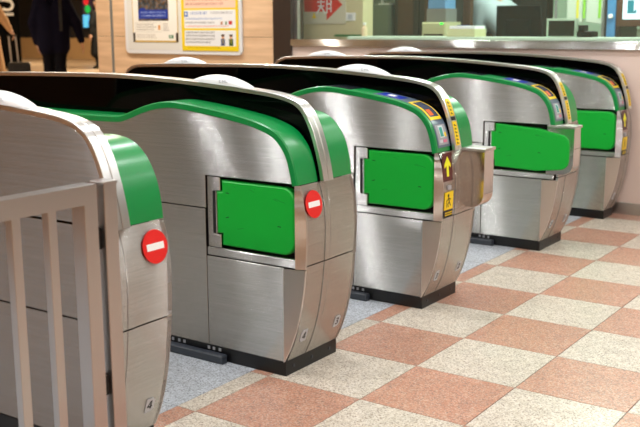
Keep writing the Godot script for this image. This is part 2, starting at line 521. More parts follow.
func build_half(g: Node, s: float, opt: Dictionary):
	var prof: Array = COVER_A if s > 0 else COVER_B
	var zo := Z(s, HALF)
	var zi := s * (STRIP + 0.001)
	var steel: Material = M.brushed_steel if s > 0 else M.satin_steel
	# dark core behind the panels
	var st := begin()
	var c := []
	for q in offset(cut_y(FRONT, 0.05, 0.646), -0.012): c.append(q)
	for q in offset(prof, -0.022): c.append(q)
	c.append(Vector2(-1.70, 0.05))
	plate(st, c, s * STRIP, Z(s, 0.115))
	put(st, "core", M.gate_core, g)
	# upper side panel: runs from front to back above the flap
	var top := offset(prof, -0.016)
	var up := [Vector2(-0.276, 0.536), Vector2(-0.276, 0.649)]
	if opt.get("flap", true):
		up.append(Vector2(top[0].x, 0.649))
		for q in top:
			if q.y > 0.652 : up.append(q)
	up.append(Vector2(-1.716, 0.536))
	st = begin()
	plate(st, up, Z(s, 0.150), zo, 0.0012)
	put(st, "upper_side_panel", steel, g)
	# lower side panels
	for r in [[-1.712, -1.20], [-1.197, -0.740], [-0.737, -0.279]]:
		st = begin()
		plate(st, rect(r[0], 0.052, r[1], 0.533), Z(s, 0.150), zo, 0.0012)
		put(st, "lower_side_panel", steel, g)
	st = begin()
	plate(st, rect(-0.276, 0.052, 0.052, 0.370), Z(s, 0.150), zo, 0.0012)
	put(st, "lower_side_panel", steel, g)
	# facets that lead from the flat side to the curved front
	for r in [[0.055, 0.052, 0.370], [0.104, 0.374, 0.646]]:
		if r[1] > 0.3 and opt.get("long", false): continue
		st = begin()
		var f := cut_y(FRONT, r[1], r[2])
		for i in f.size() - 1:
			var a0 := Vector3(minf(r[0], f[i].x - 0.001), f[i].y, zo)
			var a1 := Vector3(minf(r[0], f[i + 1].x - 0.001), f[i + 1].y, zo)
			var b0 := Vector3(f[i].x, f[i].y, Z(s, HALF - (0.016 if s > 0 else 0.004) * clampf((f[i].x - 0.05) / 0.08, 0.05, 1.0)))
			var b1 := Vector3(f[i + 1].x, f[i + 1].y, Z(s, HALF - (0.016 if s > 0 else 0.004) * clampf((f[i + 1].x - 0.05) / 0.08, 0.05, 1.0)))
			var n := (b0 - a0).cross(a1 - a0).normalized() * s
			var d := Vector3(0, 0, -Z(s, 0.004))
			quad(st, a0, b0, b1, a1, n, Vector2(a0.x, a0.y), Vector2(b0.x, b0.y), Vector2(b1.x, b1.y), Vector2(a1.x, a1.y))
			quad(st, a0 + d, b0 + d, b1 + d, a1 + d, -n)
			quad(st, b0, b0 + d, b1 + d, b1, Vector3.RIGHT)
			quad(st, a0, a0 + d, a1 + d, a1, Vector3.LEFT)
		put(st, "corner_facet", M.satin_steel if r[1] < 0.3 else steel, g)
	# sill under the flap
	st = begin()
	var sill := [Vector2(-0.276, 0.373), Vector2(0.112, 0.373), Vector2(0.112, 0.402), Vector2(-0.276, 0.402)]
	plate(st, sill, Z(s, 0.132), Z(s, 0.153), 0.003)
	put(st, "flap_sill", M.brushed_steel, g)
	# hinge
	st = begin()
	plate(st, rect(-0.272, 0.404, -0.232, 0.646), Z(s, 0.130), Z(s, 0.149), 0.001)
	var hp := put(st, "hinge_plate", M.brushed_steel, g)
	st = begin()
	plate(st, rect(-0.249, 0.452, -0.237, 0.598), Z(s, 0.1492), Z(s, 0.1496))
	put(st, "slot", M.gate_core, hp)
	for y in [[0.404, 0.450], [0.600, 0.646]]:
		st = begin()
		plate(st, rect(-0.243, y[0], -0.212, y[1]), Z(s, 0.130), Z(s, 0.1545), 0.003)
		put(st, "bracket", M.brushed_steel, hp)
	# flap
	var x1: float = 0.190 if opt.get("long", false) else 0.097
	var flap := []
	if opt.get("long", false):
		flap = [Vector2(-0.207, 0.420), Vector2(0.02, 0.412)]
		for q in round_rect(0.05, 0.425, x1, 0.604, 0.05, 6): if q.x > 0.11: flap.append(q)
		flap += [Vector2(0.02, 0.626), Vector2(-0.206, 0.640)]
	else:
		for q in round_rect(-0.207, 0.414, x1, 0.636, 0.048, 7, [false, true, true, false]): flap.append(q)
	flap += [Vector2(-0.206, 0.598), Vector2(-0.229, 0.598), Vector2(-0.229, 0.454), Vector2(-0.206, 0.454)]
	st = begin()
	plate(st, flap, Z(s, 0.120), Z(s, 0.160 if opt.get("long", false) else 0.1535), 0.005)
	put(st, "flap", M.flap_green, g)
	# front panels
	for r in [[0.052, 0.382], [0.386, 0.645]]:
		st = begin()
		band(st, cut_y(FRONT, r[0], r[1]), zi, Z(s, HALF - (0.015 if s > 0 else 0.003)), 0.012, 0.001)
		put(st, "front_panel", M.brushed_steel_front, g)
	# cover
	st = begin()
	band(st, prof, zi, Z(s, HALF + 0.001), 0.022, 0.004)
	put(st, "green_cover", M.cover_green, g)
	if opt.get("number", "") != "": number_plate(g, s, opt.number)
	if opt.get("no_entry", false): no_entry(g, Z(s, 0.098))
	if opt.get("arrow", false):
		arrow_sign(g, Z(s, 0.108), 0.074 if opt.get("long", false) else 0.0)
		if not opt.get("long", false): warning_sticker(g, Z(s, 0.100))
	if opt.get("reader", false): card_reader(g, s)
	if opt.get("long", false): flap_box(g, s)

func flap_box(g: Node, s: float):
	# steel housing that carries the long flap beyond the front
	var z0 := Z(s, 0.066)
	var z1 := Z(s, 0.1535)
	var st := begin()
	var p := round_rect(0.070, 0.402, 0.212, 0.634, 0.055, 7, [false, true, false, false])
	plate(st, p, z0, z1, 0.002)
	var o := put(st, "flap_housing", M.polished_steel, g)
	st = begin()
	plate(st, rect(0.072, 0.635, 0.218, 0.647), Z(s, 0.060), Z(s, 0.158), 0.002)
	put(st, "housing_lid", M.satin_steel, o)

func card_reader(g: Node, s: float):
	var z0 := Z(s, 0.040)
	var z1 := Z(s, 0.146)
	var on := func(x0: float, x1: float, za: float, zb: float, h: float, called: String, m: Material, parent: Node) -> MeshInstance3D:
		var st := begin()
		band(st, cut_x(offset(COVER_A, h), x0, x1), za, zb, 0.004, 0.0005)
		return put(st, called, m, parent)
	on.call(-0.43, -0.30, z0, z1, 0.0015, "dark_panel", M.reader_dark, g)
	var st := begin()
	band(st, cut_y(offset(COVER_A, 0.0015), 0.664, 0.868), z0, Z(s, 0.140), 0.004, 0.0005)
	var panel := put(st, "reader_panel", M.reader_grey, g)
	on.call(-0.180, -0.075, Z(s, 0.060), Z(s, 0.128), 0.0025, "touch_mark", M.reader_blue, panel)
	on.call(-0.145, -0.112, Z(s, 0.078), Z(s, 0.110), 0.0032, "hand_symbol", M.sign_white, panel)
	var r: MeshInstance3D = on.call(-0.030, 0.072, Z(s, 0.048), Z(s, 0.138), 0.004, "ticket_inlet", M.sign_yellow, g)
	r.set_meta("label", "yellow framed ticket inlet")
	on.call(-0.020, 0.064, Z(s, 0.057), Z(s, 0.129), 0.0046, "inlet_well", M.reader_well, r)
	on.call(0.036, 0.060, Z(s, 0.090), Z(s, 0.122), 0.0052, "inlet_lamp", M.reader_orange, r)
	st = begin()
	band(st, cut_y(offset(COVER_A, 0.0030), 0.674, 0.752), Z(s, 0.052), Z(s, 0.132), 0.003, 0.0005)
	var pad := put(st, "instruction_pad", M.button_grey, g)
	for q in [[0.702, 0.748, 0.074, 0.112, M.pad_white, 0.0036], [0.706, 0.742, 0.084, 0.106, M.pad_teal, 0.0042], [0.682, 0.694, 0.064, 0.092, M.pad_pink, 0.0036], [0.704, 0.722, 0.062, 0.076, M.sign_yellow, 0.0042], [0.682, 0.694, 0.096, 0.122, M.plate_grey, 0.0036]]:
		st = begin()
		band(st, cut_y(offset(COVER_A, q[5]), q[0], q[1]), Z(s, q[2]), Z(s, q[3]), 0.001)
		put(st, "print", q[4], pad)

func dome(g: Node, x: float):
	# slim lens-shaped lamp on top of the fin
	var st := begin()
	var crest := []
	var l := 0.137
	var n := 18
	var base := func(px: float) -> float:
		for i in FIN.size() - 1:
			if FIN[i].x >= px and FIN[i + 1].x <= px and FIN[i].y > 0.85:
				return lerpf(FIN[i].y, FIN[i + 1].y, (px - FIN[i].x) / (FIN[i + 1].x - FIN[i].x))
		return 0.95
	for i in n + 1:
		var t := -1.0 + 2.0 * i / n
		crest.append([x + t * l, base.call(x + t * l) + 0.0005, 0.031 * (1 - t * t), 0.035 * pow(maxf(1 - t * t, 0.0), 0.45)])
	var k := 10
	var pos := func(i: int, j: int) -> Vector3:
		var a := PI * j / k
		return Vector3(crest[i][0], crest[i][1] + crest[i][2] * pow(sin(a), 0.8), crest[i][3] * cos(a))
	for i in n:
		for j in k:
			var a: Vector3 = pos.call(i, j)
			var b: Vector3 = pos.call(i + 1, j)
			var c: Vector3 = pos.call(i + 1, j + 1)
			var d: Vector3 = pos.call(i, j + 1)
			var hint := ((a + c) / 2 - Vector3((a.x + c.x) / 2, crest[i][1] - 0.01, 0)).normalized()
			for t in [[a, b, c], [a, c, d]]:
				if (t[2] - t[0]).cross(t[1] - t[0]).dot(hint) < 0: t = [t[0], t[2], t[1]]
				for q in t:
					st.set_smooth_group(0); st.add_vertex(q)
	st.index()
	st.generate_normals()
	var o := put(st, "lamp_cover", M.white_plastic, g)
	o.set_meta("label", "white lens-shaped lamp cover")
	# small printed marks on the side of the cover
	st = begin()
	for m in [[0.000, 0.0, 0.003, 0.010], [0.003, 0.0, 0.010, 0.002], [0.003, 0.008, 0.008, 0.010], [0.014, 0.0, 0.017, 0.010], [0.017, 0.004, 0.024, 0.006], [0.022, 0.0, 0.025, 0.010], [0.029, 0.0, 0.032, 0.010], [0.032, 0.0, 0.038, 0.002]]:
		plate(st, rect(m[0], m[1], m[2], m[3]), 0.0, 0.0006)
	var p := put(st, "print", M.plate_grey, o)
	p.position = Vector3(x + 0.012, base.call(x + 0.012) + 0.008, 0.0352)
	p.rotation.x = -0.12

func fin(g: Node):
	var st: SurfaceTool
	for h in [[-STRIP, -0.0007], [0.0007, STRIP]]:
		st = begin()
		band(st, FIN, h[0], h[1], 0.014, 0.0015)
		put(st, "fin_frame", M.fin_steel, g)
	st = begin()
	var p := []
	for q in offset(FIN, -0.012): p.append(q)
	plate(st, p, -0.022, 0.022)
	put(st, "fin_glass", M.fin_glass, g)
	# strip down the middle of the front
	for r in [[0.052, 0.382], [0.386, 0.645]]:
		for h in [[-STRIP, -0.0008], [0.0008, STRIP]]:
			st = begin()
			band(st, cut_y(offset(FRONT, 0.002), r[0], r[1]), h[0], h[1], 0.016, 0.0006)
			put(st, "centre_strip", M.brushed_steel_front, g)

func fin_label(g: Node):
	for r in [[0.665, 0.760, "yellow_label", M.sign_yellow], [0.764, 0.778, "black_label", M.ink], [0.782, 0.850, "yellow_label", M.sign_yellow], [0.853, 0.885, "white_label", M.sign_white]]:
		var st := begin()
		band(st, cut_y(offset(FIN, 0.0012), r[0], r[1]), -0.018, 0.016, 0.001)
		var o := put(st, r[2], r[3], g)
		if r[2] == "yellow_label":
			st = begin()
			var n := int((r[1] - r[0]) / 0.014)
			for i in n:
				var y: float = r[0] + 0.006 + i * 0.014
				for b in [[-0.008, -0.001, 0.004], [0.001, 0.007, 0.008], [-0.005, 0.006, 0.0015]]:
					band(st, cut_y(offset(FIN, 0.0018), y, y + b[2]), b[0], b[1], 0.0005)
			put(st, "lettering", M.ink, o)

func ticket_gate(z: float, label: String, a: Dictionary, b: Dictionary, domes: Array, labels: bool) -> Node3D:
	var g := thing("ticket_gate", label, "ticket gate", Vector3(0, 0, z), 0.0, "row of ticket gates")
	var za := HALF - 0.012 if not a.is_empty() else STRIP
	var zb := -HALF - 0.012 if not b.is_empty() else -STRIP
	# plinth
	var st := begin()
	plate(st, rect(-1.72, 0.0, 0.052, 0.050), zb + 0.003, za - 0.003, 0.003)
	var pl := put(st, "plinth", M.black_plinth, g)
	var k := 3
	for i in k:
		st = begin()
		var zz := lerpf(zb + 0.05, za - 0.05, i / float(k - 1))
		plate(st, circle(Vector2(zz, 0.026), 0.006, 10), 0.050, 0.054, 0.0, 1)
		put(st, "bolt", M.rail_grey, pl)
	if not a.is_empty():
		build_half(g, 1.0, a)
		st = begin()
		plate(st, [Vector2(-1.60, 0.0), Vector2(-0.195, 0.0), Vector2(-0.195, 0.026), Vector2(-0.200, 0.030), Vector2(-1.60, 0.030)], HALF - 0.014, HALF + 0.018, 0.004)
		put(st, "foot_rail", M.rail_grey, g)
		for x in [-0.235, -0.262, -0.285, -0.40, -0.425, -0.455, -0.50, -0.54]:
			pbox(pl, "tab", Vector3(x, 0.034, za - 0.004), Vector3(x + 0.010, 0.045, za - 0.001), M.button_grey)
	else:
		near_side(g)
	if not b.is_empty(): build_half(g, -1.0, b)
	else:
		st = begin()
		var p := cut_y(FRONT, 0.052, 0.646)
		p += offset(FIN, -0.004)
		p.append(Vector2(-1.715, 0.052))
		plate(st, p, -STRIP, -STRIP + 0.006)
		put(st, "back_panel", M.brushed_steel, g)
	fin(g)
	if labels: fin_label(g)
	for x in domes: dome(g, x)
	return g

func near_side(g: Node):
	# plain steel flank of the last gate in the row
	var st: SurfaceTool
	for r in [[0.052, 0.391], [0.395, 0.648]]:
		st = begin()
		var f := cut_y(FRONT, r[0], r[1])
		var p := []
		for q in f: p.append(Vector2(q.x - 0.012, q.y))
		p.append(Vector2(-1.715, r[1])); p.append(Vector2(-1.715, r[0]))
		plate(st, p, STRIP - 0.004, STRIP, 0.001)
		put(st, "side_panel", M.brushed_steel, g)
	st = begin()
	var q2 := []
	for q in offset(FIN, -0.014): if q.y > 0.664: q2.append(q)
	q2.append(Vector2(q2[-1].x, 0.652)); q2.append(Vector2(q2[0].x, 0.652))
	plate(st, q2, STRIP - 0.004, STRIP, 0.001)
	put(st, "side_panel", M.brushed_steel, g)
	st = begin()
	var c := []
	for q in offset(cut_y(FRONT, 0.05, 0.646), -0.014): c.append(q)
	c.append(Vector2(-1.71, 0.646)); c.append(Vector2(-1.71, 0.05))
	plate(st, c, -STRIP, STRIP - 0.006)
	put(st, "core", M.gate_core, g)
	for h in [[-0.30, 0.88], [-0.55, 0.58]]:
		st = begin()
		plate(st, circle(Vector2(h[0], h[1]), 0.004, 10), STRIP, STRIP + 0.001)
		put(st, "rivet", M.satin_steel, g)

# ---------------------------------------------------------------- people
func blob(bones: Array, cell: float, k: float, st: SurfaceTool):
	# bones: [a, b, ra, rb, linear colour]; smooth union of tapered capsules, meshed as surface nets
	var lo := Vector3.INF
	var hi := -Vector3.INF
	for b in bones:
		var r := maxf(b[2], b[3]) + k + cell * 2
		lo = lo.min(b[0] - Vector3.ONE * r).min(b[1] - Vector3.ONE * r)
		hi = hi.max(b[0] + Vector3.ONE * r).max(b[1] + Vector3.ONE * r)
	var nx := int((hi.x - lo.x) / cell) + 2
	var ny := int((hi.y - lo.y) / cell) + 2
	var nz := int((hi.z - lo.z) / cell) + 2
	var f := PackedFloat32Array()
	f.resize(nx * ny * nz)
	f.fill(9.0)
	var near := PackedFloat32Array()
	near.resize(f.size()); near.fill(9.0)
	var who := PackedInt32Array()
	who.resize(f.size())
	for bi in bones.size():
		var b: Array = bones[bi]
		var r := maxf(b[2], b[3]) + k + cell * 2
		var l: Vector3 = ((b[0].min(b[1]) - Vector3.ONE * r - lo) / cell).floor().max(Vector3.ZERO)
		var h: Vector3 = ((b[0].max(b[1]) + Vector3.ONE * r - lo) / cell).ceil().min(Vector3(nx - 1, ny - 1, nz - 1))
		var d: Vector3 = b[1] - b[0]
		var dd := maxf(d.length_squared(), 1e-9)
		for z in range(int(l.z), int(h.z) + 1):
			for y in range(int(l.y), int(h.y) + 1):
				for x in range(int(l.x), int(h.x) + 1):
					var p := lo + Vector3(x, y, z) * cell
					var t := clampf((p - b[0]).dot(d) / dd, 0, 1)
					var v: float = p.distance_to(b[0] + d * t) - lerpf(b[2], b[3], t)
					var i := (z * ny + y) * nx + x
					if v < near[i]:
						near[i] = v; who[i] = bi
					var o := f[i]
					var w := maxf(k - absf(o - v), 0.0) / k
					f[i] = minf(o, v) - w * w * k * 0.25
	var at := {}
	var vs: Array[Vector3] = []
	var cs: Array[Color] = []
	var step := [1, nx, nx * ny]
	for z in nz - 1:
		for y in ny - 1:
			for x in nx - 1:
				var i := (z * ny + y) * nx + x
				var s := 0
				for c in 8:
					if f[i + (c & 1) + ((c >> 1) & 1) * nx + (c >> 2) * nx * ny] < 0: s += 1
				if s == 0 or s == 8: continue
				var sum := Vector3.ZERO
				var cnt := 0
				for c in 8:
					for ax in 3:
						if c & (1 << ax): continue
						var o0 := Vector3(c & 1, (c >> 1) & 1, c >> 2)
						var j: int = i + (c & 1) + ((c >> 1) & 1) * nx + (c >> 2) * nx * ny
						var v0 := f[j]
						var v1 := f[j + step[ax]]
						if (v0 < 0) == (v1 < 0): continue
						o0[ax] += v0 / (v0 - v1)
						sum += o0; cnt += 1
				at[i] = vs.size()
				vs.append(lo + (Vector3(x, y, z) + sum / cnt) * cell)
				cs.append(bones[who[i]][4])
	for z in range(1, nz - 1):
		for y in range(1, ny - 1):
			for x in range(1, nx - 1):
				var i := (z * ny + y) * nx + x
				for ax in 3:
					if (f[i] < 0) == (f[i + step[ax]] < 0): continue
					var u: int = step[(ax + 1) % 3]
					var w: int = step[(ax + 2) % 3]
					var q := [i, i - u, i - u - w, i - w]
					if not (at.has(q[0]) and at.has(q[1]) and at.has(q[2]) and at.has(q[3])): continue
					if f[i] >= 0: q.reverse()
					for n in [0, 2, 1, 0, 3, 2]:
						st.set_color(cs[at[q[n]]]); st.set_smooth_group(0)
						st.add_vertex(vs[at[q[n]]])

func hand(bones: Array, wrist: Vector3, down: Vector3, palm_side: Vector3, thumb: Vector3, skin: Color, curl: float):
	# palm and five fingers; down: towards the fingertips, thumb: towards the thumb side, palm_side: the way the palm faces
	var c := wrist + down * 0.055
	bones.append([wrist, wrist + down * 0.02, 0.026, 0.028, skin])
	for i in 4:
		var o := thumb * (0.027 - 0.018 * i)
		bones.append([wrist + down * 0.02 + o * 0.6, wrist + down * 0.085 + o, 0.014, 0.012, skin])
		var l: float = [0.040, 0.045, 0.042, 0.033][i]
		var k := wrist + down * 0.092 + o
		var d1 := (down + palm_side * curl * 0.6).normalized()
		var d2 := (down + palm_side * curl * 2.0).normalized()
		bones.append([k, k + d1 * l, 0.0095, 0.009, skin])
		bones.append([k + d1 * l, k + d1 * l + d2 * l * 0.85, 0.009, 0.0075, skin])
	var t := wrist + down * 0.03 + thumb * 0.026
	bones.append([t, t + (down * 0.8 + thumb * 0.6 + palm_side * 0.3) * 0.036, 0.012, 0.010, skin])
	bones.append([t + (down * 0.8 + thumb * 0.6 + palm_side * 0.3) * 0.036, t + (down * 1.6 + thumb * 0.75 + palm_side * 0.6) * 0.036, 0.010, 0.008, skin])

func person(label: String, at: Vector3, facing: float, look: Dictionary) -> Node3D:
	# local axes: +x to the person's right as seen from behind, -z the way the person faces
	var t := thing("person", label, "person", at, facing)
	var top: Color = look.top
	var low: Color = look.low
	var skin := Color(0.55, 0.34, 0.24)
	var shoe := Color(0.02, 0.02, 0.02)
	var lean: Vector3 = look.get("lean", Vector3.ZERO)
	var sh := Vector3(0, look.get("shoulder", 1.42), 0) + lean
	var ch := Vector3(0, 1.24, 0) + lean * 0.65
	var hip := Vector3(0, 0.93, 0)
	var bones := []
	var wide: float = look.get("wide", 1.0)
	for s in [-1.0, 1.0]:
		bones.append([hip + Vector3(s * 0.055, 0.0, 0), ch + Vector3(s * 0.075, 0, 0), 0.115 * wide, 0.125 * wide, top])
		bones.append([ch + Vector3(s * 0.06, 0, 0), sh + Vector3(s * 0.13, 0.0, 0), 0.12 * wide, 0.065 * wide, top])
		var leg: Array = look.legs[0 if s < 0 else 1]
		bones.append([hip + Vector3(s * 0.085, -0.06, 0), leg[0], 0.098, 0.072, low])
		bones.append([leg[0], leg[1], 0.070, 0.050, low])
		bones.append([leg[1] + Vector3(0, -0.03, 0.02), leg[1] + Vector3(0, -0.055, -0.16), 0.045, 0.035, shoe])
		if look.get("jacket", false): bones.append([ch + Vector3(s * 0.09, 0, 0), Vector3(s * 0.085, 0.84, 0.0), 0.14, 0.135, top])
		if look.get("coat", false): bones.append([hip + Vector3(s * 0.07, 0.0, 0), Vector3(s * 0.11, 0.42, 0.0), 0.13, 0.15, top])
		var arm: Array = look.arms[0 if s < 0 else 1]
		bones.append([sh + Vector3(s * 0.17, -0.02, 0), arm[0], 0.068 * wide, 0.055 * wide, top])
		bones.append([arm[0], arm[1], 0.056 * wide, 0.042 * wide, top])
	bones.append([sh + Vector3(0, 0.02, 0), sh + Vector3(0, 0.13, -0.01), 0.062, 0.055, look.get("neck", skin)])
	var st := begin()
	blob(bones, 0.021, 0.035, st)
	# head
	var hc: Vector3 = sh + Vector3(0, 0.245, -0.02) + look.get("head", Vector3.ZERO)
	var hb := [[hc + Vector3(0, 0.035, 0.01), hc + Vector3(0, 0.02, -0.02), 0.085, 0.082, skin], [hc + Vector3(0, -0.03, -0.035), hc + Vector3(0, -0.075, -0.055), 0.062, 0.036, skin], [hc + Vector3(0, -0.10, 0.01), hc + Vector3(0, -0.02, 0.0), 0.055, 0.06, skin],
		[hc + Vector3(0, 0.012, -0.096), hc + Vector3(0, -0.022, -0.112), 0.010, 0.014, skin], [hc + Vector3(-0.02, -0.056, -0.092), hc + Vector3(0.02, -0.056, -0.092), 0.008, 0.008, Color(0.4, 0.16, 0.13)]]
	for s in [-1.0, 1.0]:
		hb.append([hc + Vector3(s * 0.084, 0.018, 0.0), hc + Vector3(s * 0.082, -0.022, -0.004), 0.016, 0.010, skin])
		hb.append([hc + Vector3(s * 0.030, 0.014, -0.090), hc + Vector3(s * 0.036, 0.014, -0.088), 0.0105, 0.0105, Color(0.03, 0.02, 0.02)])
	blob(hb, 0.0075, 0.012, st)
	# hands
	for i in 2:
		var arm: Array = look.arms[i]
		var d: Vector3 = (arm[1] - arm[0]).normalized()
		var pal := Vector3(1.0 if i == 0 else -1.0, 0, 0)
		pal = (pal - d * pal.dot(d)).normalized()
		var b := []
		hand(b, arm[1] + d * 0.015, d, pal, pal.cross(d) * (1.0 if i == 1 else -1.0), skin, look.get("curl", 0.35))
		blob(b, 0.0055, 0.006, st)
	st.index()
	st.generate_normals()
	put(st, "body", M.body_paint, t)
	st = begin()
	var hair := [[hc + Vector3(0, 0.055, 0.015), hc + Vector3(0, 0.05, -0.03), 0.086, 0.078, Color.BLACK], [hc + Vector3(0, 0.03, 0.03), hc + Vector3(0, -0.05, 0.035), 0.078, 0.062 if not look.get("long_hair", false) else 0.075, Color.BLACK]]
	if look.get("long_hair", false): hair.append([hc + Vector3(0, -0.03, 0.05), hc + Vector3(0, -0.2, 0.06), 0.07, 0.05, Color.BLACK])
	blob(hair, 0.012, 0.02, st)
	st.index()
	st.generate_normals()
	put(st, "hair", M.hair_black, t)
	return t

# ---------------------------------------------------------------- prints
func fillr(im: Image, x0: float, y0: float, x1: float, y1: float, c: Color):
	var w := im.get_width()
	var h := im.get_height()
	im.fill_rect(Rect2i(int(x0 * w), int(y0 * h), maxi(1, int((x1 - x0) * w)), maxi(1, int((y1 - y0) * h))), c)

func script_lines(im: Image, x0: float, y0: float, x1: float, y1: float, rows: int, c: Color, fillness := 0.75):
	var rh := (y1 - y0) / rows
	for r in rows:
		var x := x0
		var stop := x0 + (x1 - x0) * rng.randf_range(0.7, 1.0)
		while x < stop:
			var cw := rh * 0.55 * im.get_height() / im.get_width()
			var y := y0 + r * rh
			for k in 3: fillr(im, x + cw * rng.randf_range(0.0, 0.25), y + rh * (0.08 + 0.2 * k), x + cw * rng.randf_range(0.6, 0.85), y + rh * (0.16 + 0.2 * k), c)
			fillr(im, x + cw * rng.randf_range(0.2, 0.6), y + rh * 0.05, x + cw * rng.randf_range(0.62, 0.7), y + rh * 0.68, c)
			x += cw
	
func print_mat(key: String, im: Image) -> StandardMaterial3D:
	var m := mat(key, Color.WHITE, 0.45)
	m.albedo_texture = ImageTexture.create_from_image(im)
	return m

func sheet(parent: Node, called: String, x0: float, y0: float, x1: float, y1: float, z: float, th: float, m: Material) -> MeshInstance3D:
	# a sheet of paper facing +z with its print mapped 0..1 over the face
	var st := begin()
	var n := Vector3.BACK
	quad(st, Vector3(x0, y0, z), Vector3(x1, y0, z), Vector3(x1, y1, z), Vector3(x0, y1, z), n, Vector2(0, 1), Vector2(1, 1), Vector2(1, 0), Vector2(0, 0))
	quad(st, Vector3(x0, y0, z - th), Vector3(x1, y0, z - th), Vector3(x1, y1, z - th), Vector3(x0, y1, z - th), -n)
	for e in [[Vector3(x0, y0, z), Vector3(x1, y0, z), Vector3.DOWN], [Vector3(x1, y0, z), Vector3(x1, y1, z), Vector3.RIGHT], [Vector3(x1, y1, z), Vector3(x0, y1, z), Vector3.UP], [Vector3(x0, y1, z), Vector3(x0, y0, z), Vector3.LEFT]]:
		quad(st, e[0], e[1], e[1] - Vector3(0, 0, th), e[0] - Vector3(0, 0, th), e[2])
	return put(st, called, m, parent)

func poster_a() -> Image:
	# paper 0.50 x 0.75 m
	var im := Image.create(320, 480, false, Image.FORMAT_RGB8)
	im.fill(Color(0.95, 0.94, 0.90))
	var ye := Color(0.80, 0.66, 0.25)
	fillr(im, 0.0, 0.985, 1, 1, ye); fillr(im, 0, 0, 0.015, 1, ye); fillr(im, 0.985, 0, 1, 1, ye); fillr(im, 0, 0, 1, 0.012, ye)
	for x in [0.0, 0.95]: fillr(im, x, 0.90, x + 0.05, 1.0, Color(0.25, 0.20, 0.15))
	# photograph with a blue banner
	var n := FastNoiseLite.new()
	n.frequency = 0.03; n.seed = 5
	var n2 := FastNoiseLite.new()
	n2.frequency = 0.05; n2.seed = 9
	for y in range(int(0.30 * 480), int(0.775 * 480)):
		for x in range(int(0.14 * 320), int(0.80 * 320)):
			var a := n.get_noise_2d(x, y)
			var b := n2.get_noise_2d(x, y)
			im.set_pixel(x, y, Color(0.32 + 0.3 * a + 0.2 * b, 0.30 + 0.25 * a, 0.28 + 0.25 * a - 0.2 * b))
	var bl := Color(0.08, 0.20, 0.60)
	fillr(im, 0.14, 0.66, 0.79, 0.755, bl); fillr(im, 0.18, 0.64, 0.30, 0.66, bl)
	script_lines(im, 0.20, 0.675, 0.76, 0.745, 2, Color(0.75, 0.82, 0.95))
	fillr(im, 0.06, 0.795, 0.64, 0.798, Color(0.6, 0.6, 0.58)); fillr(im, 0.06, 0.89, 0.64, 0.893, Color(0.6, 0.6, 0.58)); fillr(im, 0.06, 0.795, 0.065, 0.893, Color(0.6, 0.6, 0.58)); fillr(im, 0.635, 0.795, 0.64, 0.893, Color(0.6, 0.6, 0.58))
	script_lines(im, 0.09, 0.805, 0.55, 0.885, 3, Color(0.55, 0.52, 0.48))
	fillr(im, 0.57, 0.82, 0.615, 0.87, Color(0.85, 0.55, 0.15))
	script_lines(im, 0.68, 0.80, 0.80, 0.89, 5, Color(0.55, 0.52, 0.50))
	script_lines(im, 0.08, 0.915, 0.60, 0.965, 3, Color(0.72, 0.68, 0.62))
	fillr(im, 0.80, 0.925, 0.90, 0.96, Color(0.25, 0.50, 0.35)); fillr(im, 0.83, 0.93, 0.86, 0.955, Color(0.85, 0.88, 0.83))
	script_lines(im, 0.10, 0.05, 0.88, 0.27, 4, Color(0.25, 0.25, 0.30))
	return im

func poster_b() -> Image:
	# yellow notice 0.575 x 0.80 m; row positions are measured from its foot
	var im := Image.create(360, 500, false, Image.FORMAT_RGB8)
	im.fill(Color(0.93, 0.82, 0.10))
	var wh := Color(0.92, 0.93, 0.94)
	fillr(im, 0.05, 0.865 - 0.06, 0.96, 0.955, wh)                     # lowest box
	fillr(im, 0.05, 0.59 + 0.02, 0.96, 0.785, wh)                    # box above
	fillr(im, 0.05, 0.36, 0.96, 0.595, Color(0.95, 0.80, 0.72))
	fillr(im, 0.05, 0.08, 0.96, 0.33, wh)
	script_lines(im, 0.07, 0.815, 0.60, 0.94, 4, Color(0.15, 0.15, 0.18))
	# two figures
	for f in [[0.70, Color(0.30, 0.34, 0.48)], [0.84, Color(0.20, 0.34, 0.16)]]:
		fillr(im, f[0], 0.885, f[0] + 0.07, 0.952, f[1])
		fillr(im, f[0] + 0.012, 0.855, f[0] + 0.058, 0.885, Color(0.85, 0.66, 0.52))
		fillr(im, f[0] + 0.008, 0.842, f[0] + 0.062, 0.862, Color(0.18, 0.12, 0.10))
		fillr(im, f[0] + 0.03, 0.888, f[0] + 0.04, 0.93, Color(0.80, 0.70, 0.20))
	script_lines(im, 0.10, 0.962, 0.88, 0.988, 1, Color(0.60, 0.50, 0.08))
	fillr(im, 0.05, 0.625, 0.12, 0.675, Color(0.20, 0.42, 0.75)); fillr(im, 0.07, 0.635, 0.10, 0.66, wh)
	script_lines(im, 0.16, 0.625, 0.48, 0.67, 1, Color(0.22, 0.40, 0.72))
	script_lines(im, 0.52, 0.625, 0.90, 0.665, 1, Color(0.55, 0.55, 0.58))
	script_lines(im, 0.07, 0.685, 0.88, 0.715, 1, Color(0.30, 0.46, 0.76))
	script_lines(im, 0.07, 0.722, 0.60, 0.752, 1, Color(0.25, 0.25, 0.28))
	script_lines(im, 0.07, 0.758, 0.90, 0.782, 1, Color(0.86, 0.40, 0.32))
	fillr(im, 0.70, 0.722, 0.74, 0.752, Color(0.75, 0.55, 0.45)); fillr(im, 0.78, 0.722, 0.81, 0.752, Color(0.35, 0.50, 0.30)); fillr(im, 0.84, 0.717, 0.90, 0.752, Color(0.75, 0.15, 0.15))
	script_lines(im, 0.08, 0.38, 0.9, 0.58, 5, Color(0.6, 0.3, 0.25))
	script_lines(im, 0.08, 0.10, 0.9, 0.31, 4, Color(0.2, 0.2, 0.25))
	return im

